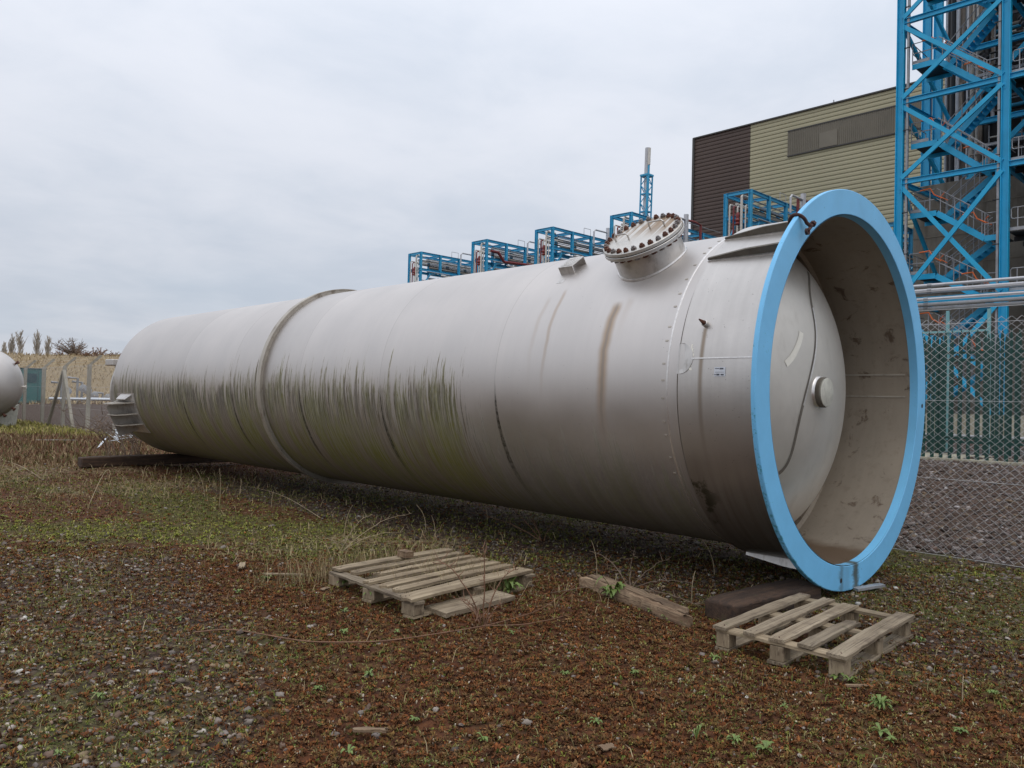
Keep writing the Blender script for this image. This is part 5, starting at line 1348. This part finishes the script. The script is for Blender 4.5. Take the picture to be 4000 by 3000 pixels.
for px_, py_, h, ln in ((855, 1985, 0.50, -0.02), (800, 1950, 0.40, -0.35), (935, 1930, 0.22, 0.05), (1345, 2090, 0.32, 0.25), (1060, 1985, 0.22, 0.1), (2330, 2268, 0.33, -0.15), (2705, 2362, 0.26, 0.06), (2790, 2250, 0.30, -0.35), (560, 1890, 0.30, 0.15), (705, 1870, 0.25, -0.1), (290, 1800, 0.7, -0.03), (3760, 2760, 0.12, 0.02), (515, 1950, 0.30, 0.1), (215, 1850, 0.3, -0.1), (640, 1960, 0.28, 0.12), (1660, 2080, 0.30, -0.35), (1700, 2100, 0.24, -0.2)):
    stalk(px_, py_, h, ln, SL)
def arch(name, pts_px, label, cat, r=0.006, mat='redstem', lift=0.25, group=None, thorn=False):
    """a long stem lying or arching over the ground through points seen in the photo"""
    P = [g3(*q) for q in pts_px]; out = []
    for i in range(len(P)-1):
        for k in range(6):
            t = k/6; out.append(P[i].lerp(P[i+1], t))
    out.append(P[-1]); n = len(out)
    out = [p+Vector((0, 0, 0.012+lift*math.sin(math.pi*k/(n-1)))) for k, p in enumerate(out)]
    for _ in range(3): out = [out[0]]+[(out[i-1]+out[i]*2+out[i+1])/4 for i in range(1, n-1)]+[out[-1]]
    mb = MB().tube(out, [r*(1-0.5*k/n) for k in range(n)], 5)
    if thorn:
        for k in range(n*2):
            c = out[random.randrange(n)]; dd = Vector((random.uniform(-1, 1), random.uniform(-1, 1), random.uniform(-.2, 1))).normalized()
            mb.tube([c, c+dd*0.016], [0.002, 0.0004], 3, False)
    return build(name, mb, M[mat], None, True, label=label, cat=cat, group=group)
arch('bramble_runner', [(760, 2485), (900, 2472), (1200, 2520), (1500, 2523), (1900, 2462), (2110, 2392), (2250, 2295)], 'long thin bramble runner trailing across the moss in front of the pallet', 'stem', 0.0052, lift=0.015, thorn=True)
arch('bramble_runner', [(1890, 2452), (2050, 2450), (2160, 2425), (2230, 2400)], 'short thin runner lying beside the long bramble runner', 'stem', 0.004, lift=0.01)
arch('dry_straw', [(1250, 2025), (1100, 1960), (960, 1900)], 'straw stem leaning across the dry grass near the seed heads', 'stem', 0.003, 'stalk', 0.06)
arch('dry_straw', [(350, 1970), (420, 1880), (500, 1880)], 'arched straw stem in the rust red grass', 'stem', 0.0035, 'stalk', 0.22)
arch('dry_straw', [(10, 1795), (90, 1840), (160, 1872)], 'pale straw stem lying by the yellow green turf', 'stem', 0.006, 'stalk', 0.05)
def cane(name, root, tips, label, cat, r=0.006, mat='redstem', leaves=0, group=None, side=True):
    b = g3(*root); e = thing(name, b, label, cat, group)
    for tp_, h in tips:
        t_ = g3(*tp_) if not isinstance(tp_, Vector) else tp_
        t_ = Vector((t_.x, t_.y, t_.z+h)); mid = b.lerp(t_, 0.45)+Vector((random.uniform(-.04, .04), random.uniform(-.04, .04), abs(h)*0.35+0.05))
        pts = bez(b-Vector((0, 0, .02)), mid, t_, 12)
        pts = [p+Vector((random.uniform(-1, 1), random.uniform(-1, 1), random.uniform(-1, 1)))*0.006 for p in pts]
        mb = MB().tube(pts, [r*(1-0.05*k) for k in range(13)], 5)
        if side:
            for k in range(9):
                c = pts[random.randrange(3, 13)]; dd = Vector((random.uniform(-1, 1), random.uniform(-1, 1), random.uniform(-.1, 1))).normalized(); L = random.uniform(0.02, 0.10)
                mb.tube([c, c+dd*L*.6, c+dd*L+Vector((0, 0, .01))], [r*.5, r*.4, r*.15], 4)
        build('cane', mb, M[mat], e)
    return e
cane('bramble', (1890, 2442), [((1690, 2440), 0.42), ((1800, 2440), 0.16), ((1880, 2440), 0.50), ((2010, 2440), 0.36), ((1960, 2440), 0.14), ((1780, 2400), 0.10), ((1860, 2460), 0.07)], 'leafless thorny bramble rising in front of the short grey board', 'bramble', 0.0055)
cane('bramble', (2460, 2300), [((2150, 2330), 0.03), ((2300, 2260), 0.22), ((2700, 2330), 0.10), ((2610, 2270), 0.16), ((2560, 2370), 0.06), ((2740, 2390), 0.05), ((2480, 2220), 0.18)], 'tangle of dead bramble stems between rotten beam and dark sleeper', 'bramble', 0.0048, 'twig')
cane('bramble', (2120, 2120), [((1900, 2060), 0.12), ((1960, 2040), 0.22), ((2060, 2080), 0.16), ((2200, 2080), 0.20)], 'dry bramble canes at the edge of the shadow under the vessel', 'bramble', 0.005, 'redstem')
cane('bramble', (1330, 2150), [((1560, 2160), 0.20), ((1450, 2150), 0.34), ((1600, 2120), 0.30), ((1250, 2150), 0.12)], 'wispy dry stems leaning over the back of the broken pallet', 'bramble', 0.0035, 'stalk')
# bare shrub beside the far end of the vessel
sb = g3(470, 1800); e = thing('bare_shrub', sb, 'bare tangled shrub by the far end of the vessel', 'shrub')
for k in range(20):
    a = random.uniform(0, 6.283); L = random.uniform(0.7, 1.5)
    p0 = sb+Vector((random.uniform(-.5, .5)*RD[0], random.uniform(-.5, .5)*RD[1], -0.03)); dd = Vector((math.cos(a)*0.8, math.sin(a)*0.8, random.uniform(0.7, 1.3))).normalized()
    dd = (dd-Vector((RD[0], RD[1], 0))*0.25).normalized()
    tip = p0+dd*L; pts = bez(p0, p0+Vector((0, 0, L*0.55)), tip-Vector((0, 0, random.uniform(0, .2))), 9)
    mb = MB().tube(pts, [0.012*(1-0.08*q) for q in range(10)], 5)
    for q in range(8):
        c = pts[random.randrange(3, 10)]; d2_ = Vector((random.uniform(-1, 1), random.uniform(-1, 1), random.uniform(-.1, .9))).normalized(); l2 = random.uniform(.12, .4)
        mb.tube([c, c+d2_*l2*.5, c+d2_*l2+Vector((0, 0, .03))], [0.006, 0.005, 0.002], 4)
    build('branch', mb, M['twig'], e)
for k, (px_, py_, L, a, ti) in enumerate(((400, 1752, 0.8, 0.9, 0.3), (440, 1735, 0.7, 2.2, 0.5), (470, 1730, 0.6, -0.3, 0.2), (500, 1712, 0.9, 0.2, 0.05), (455, 1722, 0.5, 1.6, 0.6), (220, 1728, 1.1, -0.75, 0.02))):
    p = g3(px_, py_); block_thing('metal_strip', p+Vector((0, 0, 0.05+abs(math.sin(ti))*L*0.45)), a, (L, 0.09, 0.006), M['alu'], 'bent bright metal strip in the scrap heap behind the far end' if k < 5 else 'lone bright metal strip lying on the turf by the far fence', 'scrap metal', group='scrap strips behind the vessel' if k < 5 else None, tilt=(random.uniform(-.5, .5), -ti))

def leaf_pts(mb, c, a, L, w, rise, droop):
    d_ = Vector((math.cos(a), math.sin(a), 0)); s_ = Vector((-d_.y, d_.x, 0)); vs = []
    for k, (u, ww) in enumerate(((0, .18), (.3, .75), (.6, 1.0), (.85, .6), (1.0, 0.05))):
        p = c+d_*L*u+Vector((0, 0, rise*math.sin(u*2.2)*L-droop*u*u*L))
        vs += [p-s_*w*ww/2+Vector((0, 0, .12*w)), p, p+s_*w*ww/2+Vector((0, 0, .12*w))]
    fs = []
    for k in range(4):
        b = 3*k; fs += [(b, b+1, b+4, b+3), (b+1, b+2, b+5, b+4)]
    mb.add(vs, fs)
def weed(px, py, R, n, label, cat='weed', mat='leaf', rise=0.55, wide=0.30, group=None, seed=0):
    b = g3(px, py); r = random.Random(int(px*7+py)); mb = MB()
    for k in range(n):
        a = k*2.399+r.uniform(-.3, .3); L = R*r.uniform(0.55, 1.1)
        leaf_pts(mb, b+Vector((0, 0, 0.012)), a, L, L*wide*r.uniform(.8, 1.2), rise*r.uniform(.5, 1.5), r.uniform(.1, .45))
    return build('weed', mb, M[mat], None, True, ang=80, label=label, cat=cat, group=group)
weed(2395, 2342, 0.13, 26, 'leafy bright green dock plant against the rotten beam', rise=0.95, wide=0.34)
weed(1985, 2318, 0.12, 22, 'green rosette weed at the front corner of the short grey board', rise=0.8, wide=0.30)
weed(1450, 2345, 0.10, 18, 'green weed growing against the front edge of the broken pallet', rise=0.8, wide=0.28)
weed(1345, 2298, 0.08, 14, 'green weed below the left edge of the broken pallet', rise=0.8, wide=0.28)
weed(3440, 2787, 0.055, 70, 'round fine leaved green cushion plant in the foreground moss', rise=0.8, wide=0.25)
weed(2720, 2902, 0.05, 10, 'upright narrow leaved green seedling in the brown moss', rise=1.4, wide=0.22)
WG = 'small green weed rosettes dotted over the moss'
for px_, py_, R in ((1345, 2480, .06), (1345, 2395, .06), (1440, 2630, .06), (2870, 2930, .07), (2990, 2965, .08), (3440, 2890, .08), (3480, 2920, .06), (3060, 2790, .045), (2210, 2640, .05), (1890, 2900, .06), (1360, 2930, .06), (1550, 2480, .05), (2790, 2580, .06), (3270, 2660, .08), (3320, 2680, .06), (2800, 2510, .07), (2850, 2520, .06), (3600, 2510, .07), (3880, 2740, .06), (3750, 2890, .06), (2330, 2830, .05), (2000, 2480, .05), (1650, 2390, .05), (230, 2950, .05), (1040, 2260, .07), (930, 2320, .06), (2600, 2420, .06), (2540, 2400, .06), (700, 2430, .05), (390, 2720, .06), (1240, 2690, .05), (1620, 2820, .05), (2480, 2640, .05), (3150, 2560, .06)):
    weed(px_, py_, R*0.62, random.randint(8, 15), 'small green weed rosette in the rust brown moss and gravel', rise=0.6, wide=0.42, group=WG)
weed(2985, 2200, 0.17, 70, 'dark leafy ivy clump under the lower gusset plate', mat='leafdark', rise=1.3, wide=0.6)

# ------------------------------------------------------------------ ground cover: gravel, moss, grass
def scatter(n, d0, d1, p, seed, spread=0.74, pad=1.5):
    r = np.random.default_rng(seed); u = r.random(n); e_ = 2-p
    dd = (d0**e_+u*(d1**e_-d0**e_))**(1/e_) if abs(e_) > 1e-6 else d0*(d1/d0)**u
    a = (r.random(n)*2-1)*(spread*dd+pad)
    x = dd*FD[0]+a*RD[0]; y = dd*FD[1]+a*RD[1]
    return x, y, dd, r
def keep(m_, *arrs): return [q[m_] for q in arrs]
t_ = (1+5**0.5)/2
ICO = np.array([(-1, t_, 0), (1, t_, 0), (-1, -t_, 0), (1, -t_, 0), (0, -1, t_), (0, 1, t_), (0, -1, -t_), (0, 1, -t_), (t_, 0, -1), (t_, 0, 1), (-t_, 0, -1), (-t_, 0, 1)])/math.sqrt(1+t_*t_)
ICF = np.array([(0, 11, 5), (0, 5, 1), (0, 1, 7), (0, 7, 10), (0, 10, 11), (1, 5, 9), (5, 11, 4), (11, 10, 2), (10, 7, 6), (7, 1, 8), (3, 9, 4), (3, 4, 2), (3, 2, 6), (3, 6, 8), (3, 8, 9), (4, 9, 5), (2, 4, 11), (6, 2, 10), (8, 6, 7), (9, 8, 1)])
def subdiv(V, F):
    V = [tuple(v) for v in V]; c = {}; out = []
    def mid(a, b):
        k = (min(a, b), max(a, b))
        if k not in c:
            m_ = (np.array(V[a])+np.array(V[b]))/2; m_ = m_/np.linalg.norm(m_); V.append(tuple(m_)); c[k] = len(V)-1
        return c[k]
    for a, b, d_ in F:
        x_, y_, z_ = mid(a, b), mid(b, d_), mid(d_, a); out += [(a, x_, z_), (b, y_, x_), (d_, z_, y_), (x_, y_, z_)]
    return np.array(V), np.array(out)
IC2, IF2 = subdiv(ICO, ICF)
def stones(name, x, y, size, r, base, faces, cols, **kw):
    n = len(x); nv = len(base)
    V = np.repeat(base[None], n, 0)*(1+0.75*(r.random((n, nv, 1))-0.5))
    sc = np.stack([size*r.uniform(.75, 1.35, n), size*r.uniform(.65, 1.1, n), size*r.uniform(.38, .75, n)], 1)
    V = V*sc[:, None, :]
    a = r.uniform(0, 6.283, n); b = r.uniform(-.5, .5, n)
    ca, sa, cb, sb_ = np.cos(a), np.sin(a), np.cos(b), np.sin(b)
    X = V[..., 0]*cb[:, None]-V[..., 2]*sb_[:, None]; Zz = V[..., 0]*sb_[:, None]+V[..., 2]*cb[:, None]; Y = V[..., 1]
    X, Y = X*ca[:, None]-Y*sa[:, None], X*sa[:, None]+Y*ca[:, None]
    V = np.stack([X+x[:, None], Y+y[:, None], Zz+(gz(x, y)+size*0.22)[:, None]], -1).reshape(-1, 3)
    F = (faces[None]+(np.arange(n)*nv)[:, None, None]).reshape(-1, 3)
    bulk(name, V, F, M['stone'], np.repeat(cols, nv, 0), nv > 20, **kw)
def stone_cols(n, r):
    pal = np.array([(.25, .20, .165), (.31, .26, .215), (.17, .13, .10), (.39, .335, .285), (.22, .145, .105), (.28, .205, .125), (.14, .108, .088), (.235, .195, .17)])
    c = pal[r.integers(0, len(pal), n)]*r.uniform(.55, 1.1, (n, 1))
    w = r.random(n) < 0.02; c[w] = (.58, .55, .50)
    return c
free = lambda x, y: ~(((x-4.85)**2 < .62**2) & ((y-2.2)**2 < .40**2) & (np.random.default_rng(3).random(len(x)) < .5))
x, y, dd, r = scatter(30000, 2.9, 7.0, 0.9, 1); g_, v_, s_ = zones(x, y)
m_ = (r.random(len(x)) < np.clip(0.035+0.42*v_**1.2, 0, 1)) & (x < 8.6); x, y, dd = keep(m_, x, y, dd)
sz = np.clip(r.lognormal(math.log(.0085), .42, len(x)), .004, .021)
nb = min(len(x), 3200)
stones('gravel', x[:nb], y[:nb], sz[:nb]*1.06, r, IC2, IF2, stone_cols(nb, r), kind='stuff')
stones('gravel', x[nb:], y[nb:], sz[nb:], r, ICO, ICF, stone_cols(len(x)-nb, r), kind='stuff')
x, y, dd, r = scatter(34000, 6.5, 16, 1.2, 2); g_, v_, s_ = zones(x, y)
m_ = (r.random(len(x)) < np.clip(0.03+0.5*v_**1.3, 0, 1)) & (x < 8.7); x, y, dd = keep(m_, x, y, dd)
sc_ = stone_cols(len(x), r); sc_ = sc_*np.where((x > 4.5) & (y > 3.3), .5, .85)[:, None]  # under the vessel: darker gravel, with its shadow painted into the stone colour
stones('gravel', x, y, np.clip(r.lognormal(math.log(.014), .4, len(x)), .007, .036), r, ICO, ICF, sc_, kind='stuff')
# coarse stone bed beyond the wire fence
r = np.random.default_rng(4); n = 17000
x = 8.8+(r.random(n)**1.4)*9.0; y = r.uniform(-1.5, 9.5, n)
stones('gravel_bed', x, y, np.clip(r.lognormal(math.log(.023), .35, n), .010, .05), r, ICO, ICF, stone_cols(n, r)*np.array([.66, .645, .69]), kind='stuff')

def leaflets(name, x, y, R, hgt, k, cols, mat, r, width=0.5, **kw):
    """tufts of k narrow leaflets round each point"""
    n = len(x); z = gz(x, y)-0.003
    a = r.uniform(0, 6.283, (n, 1))+np.arange(k)[None]*(6.283/k)+r.uniform(-.5, .5, (n, k))
    L = R[:, None]*r.uniform(.45, 1.1, (n, k)); hh = hgt[:, None]*r.uniform(.3, 1.2, (n, k)); w = R[:, None]*width*r.uniform(.6, 1.3, (n, k))
    ca, sa = np.cos(a), np.sin(a)
    o = r.uniform(0, .25, (n, k))*R[:, None]
    bx, by = x[:, None]+ca*o, y[:, None]+sa*o
    tx, ty = bx+ca*L, by+sa*L
    mx_, my_ = bx+ca*L*.5, by+sa*L*.5
    zb = np.repeat(z[:, None], k, 1)
    p0 = np.stack([bx, by, zb], -1)
    p1 = np.stack([mx_-sa*w/2, my_+ca*w/2, zb+hh*.75], -1); p2 = np.stack([mx_+sa*w/2, my_-ca*w/2, zb+hh*.75], -1)
    p3 = np.stack([tx, ty, zb+hh*r.uniform(.5, 1.2, (n, k))], -1)
    V = np.stack([p0, p1, p2, p3], 2).reshape(-1, 3)
    nn_ = n*k; b = np.arange(nn_)*4
    F = np.concatenate([np.stack([b, b+2, b+1], 1), np.stack([b+1, b+2, b+3], 1)])
    c = np.repeat(cols, k, 0)*r.uniform(.65, 1.3, (nn_, 1)); c = np.repeat(c, 4, 0)
    f = np.tile(np.array([.7, 1, 1, 1.15])[:, None], (nn_, 1))
    bulk(name, V, F, M[mat], c*f, **kw)
def blades(name, x, y, hgt, wid, lean, cols, mat, r, **kw):
    n = len(x); z = gz(x, y)-0.004; a = r.uniform(0, 6.283, n); f = r.uniform(0, 6.283, n)
    lx, ly = np.cos(a)*lean*hgt, np.sin(a)*lean*hgt; sx, sy = np.cos(f)*wid/2, np.sin(f)*wid/2
    P = [np.stack([x-sx, y-sy, z], 1), np.stack([x+sx, y+sy, z], 1), np.stack([x+lx*.35-sx*.8, y+ly*.35-sy*.8, z+hgt*.55], 1), np.stack([x+lx*.35+sx*.8, y+ly*.35+sy*.8, z+hgt*.55], 1), np.stack([x+lx, y+ly, z+hgt*np.clip(1-lean*.35, .3, 1)], 1)]
    V = np.stack(P, 1).reshape(-1, 3); b = np.arange(n)*5
    F = np.concatenate([np.stack([b, b+1, b+3], 1), np.stack([b, b+3, b+2], 1), np.stack([b+2, b+3, b+4], 1)])
    bulk(name, V, F, M[mat], np.repeat(cols, 5, 0), **kw)
def pick(pal, n, r, var=.25): pal = np.array(pal); return pal[r.integers(0, len(pal), n)]*r.uniform(1-var, 1+var, (n, 1))
BROWN = [(.165, .060, .023), (.105, .041, .017), (.205, .082, .030), (.066, .029, .016), (.145, .086, .030), (.185, .105, .048), (.115, .065, .030)]
GREEN = [(.185, .190, .040), (.125, .150, .034), (.235, .210, .065), (.090, .118, .028), (.27, .245, .11)]
STRAW = [(.36, .275, .155), (.28, .205, .11), (.42, .34, .20), (.24, .15, .085)]
# rust coloured moss
x, y, dd, r = scatter(112000, 2.9, 7.5, 0.95, 5); g_, v_, s_ = zones(x, y)
m_ = (r.random(len(x)) > v_*0.45) & (r.random(len(x)) > g_*0.6) & (r.random(len(x)) > s_*0.7) & (x < 8.6); x, y, dd = keep(m_, x, y, dd)
leaflets('brown_moss', x, y, r.uniform(.010, .026, len(x)), r.uniform(.008, .026, len(x)), 6, pick(BROWN, len(x), r), 'moss', r, kind='stuff')
x, y, dd, r = scatter(42000, 7, 17, 1.2, 6); g_, v_, s_ = zones(x, y)
m_ = (r.random(len(x)) > v_*0.6) & (r.random(len(x)) > g_*0.7) & (x < 8.6); x, y, dd = keep(m_, x, y, dd)
leaflets('brown_moss', x, y, r.uniform(.018, .040, len(x)), r.uniform(.01, .028, len(x)), 5, pick(BROWN, len(x), r), 'moss', r, kind='stuff')
# green moss and small herbs
x, y, dd, r = scatter(52000, 2.9, 7.5, 0.95, 7); g_, v_, s_ = zones(x, y)
m_ = (r.random(len(x)) < 0.16+0.75*g_) & (x < 8.6); x, y, dd = keep(m_, x, y, dd)
leaflets('green_moss', x, y, r.uniform(.008, .020, len(x)), r.uniform(.006, .022, len(x)), 5, pick(GREEN, len(x), r), 'moss', r, kind='stuff')
x, y, dd, r = scatter(46000, 7, 18, 1.25, 8); g_, v_, s_ = zones(x, y)
m_ = (r.random(len(x)) < 0.08+0.92*g_) & (x < 8.6); x, y, dd = keep(m_, x, y, dd)
bl_ = np.clip(1.3*blob(x, y, 560, 2075, 1.9, 0.8)+1.1*blob(x, y, 120, 2060, 1.4, 0.6)+.8*blob(x, y, 1900, 2080, 2.2, 0.6)+.7*blob(x, y, 3700, 2400, 1.2, .8), 0, 1)[:, None]
leaflets('green_moss', x, y, r.uniform(.015, .038, len(x)), r.uniform(.01, .035, len(x)), 5, pick(GREEN, len(x), r)*(1-bl_)+pick([(.215, .225, .042), (.165, .185, .035), (.26, .245, .07)], len(x), r)*bl_, 'moss', r, kind='stuff')
# pale leaf litter
x, y, dd, r = scatter(15000, 2.9, 11, 1.0, 31); m_ = (x < 8.5) & (vnoise(x*2.2, y*2.2, 40) > -.2); x, y, dd = keep(m_, x, y, dd)
leaflets('leaf_litter', x, y, r.uniform(.006, .016, len(x)), r.uniform(.010, .024, len(x)), 2, pick([(.40, .33, .23), (.33, .25, .16), (.48, .42, .32), (.27, .24, .12)], len(x), r), 'moss', r, 0.7, kind='stuff')
# short green grass
x, y, dd, r = scatter(60000, 2.9, 14, 1.2, 9); g_, v_, s_ = zones(x, y)
m_ = (r.random(len(x)) < 0.08+0.55*g_+0.2*s_) & (x < 8.6); x, y, dd = keep(m_, x, y, dd); n = len(x)
blades('grass', x, y, r.uniform(.015, .05, n)*(1+dd/14), .0025+.0004*dd, r.uniform(.2, 1.2, n), pick(GREEN+[(.20, .18, .08)], n, r), 'grass', r, kind='stuff')
# dry straw grass
x, y, dd, r = scatter(90000, 2.9, 22, 1.15, 10); g_, v_, s_ = zones(x, y)
m_ = (r.random(len(x)) < 0.02+0.75*np.clip(s_-.08, 0, 1)) & (x < 8.6); x, y, dd = keep(m_, x, y, dd); n = len(x)
blades('dry_grass', x, y, r.uniform(.03, .12, n)*(.75+dd/20), .0022+.00045*dd, r.uniform(.2, 1.3, n), pick(STRAW, n, r), 'grass', r, kind='stuff')
# tufts on and round the broken pallet
r = np.random.default_rng(21); n = 1500
cx = np.array([[3.75, 4.85], [4.05, 4.72], [4.15, 5.0], [3.55, 5.55], [3.9, 5.7], [4.3, 5.62], [3.2, 5.6], [4.05, 4.45]])
ci = r.integers(0, len(cx), n); x = cx[ci, 0]+r.normal(0, .20, n); y = cx[ci, 1]+r.normal(0, .13, n)
blades('dry_grass', x, y, r.uniform(.06, .30, n), np.full(n, .004), r.uniform(.1, .9, n), pick(STRAW+[(.20, .19, .08)], n, r), 'grass', r, kind='stuff')
# far turf on the left and the straw bank
r = np.random.default_rng(22); n = 30000
dq = r.uniform(15, 46, n); a = -dq*r.uniform(.28, .75, n); x = dq*FD[0]+a*RD[0]; y = dq*FD[1]+a*RD[1]
m_ = (x < fence_x(y)-0.1) & ~((y < 17) & (x > 5)); x, y, dq = keep(m_, x, y, dq); g_, v_, s_ = zones(x, y); n = len(x)
tu = np.where((dq > 25)[:, None], pick([(.27, .25, .06), (.33, .29, .09), (.20, .20, .05), (.36, .29, .13)], n, r), pick([(.16, .085, .045), (.23, .155, .08), (.13, .13, .045), (.28, .21, .12), (.12, .055, .028)], n, r))
blades('turf', x, y, r.uniform(.05, .20, n), .009+.0006*dq, r.uniform(.2, 1.0, n), tu, 'grass', r, kind='stuff')
n = 16000; x = r.uniform(2, 46, n); y = r.uniform(62, 95, n)
blades('bank_grass', x, y, r.uniform(.15, .45, n), np.full(n, .05), r.uniform(.4, 1.3, n), pick([(.42, .33, .19), (.34, .26, .15), (.50, .40, .24), (.28, .20, .11)], n, r), 'grass', r, kind='stuff')
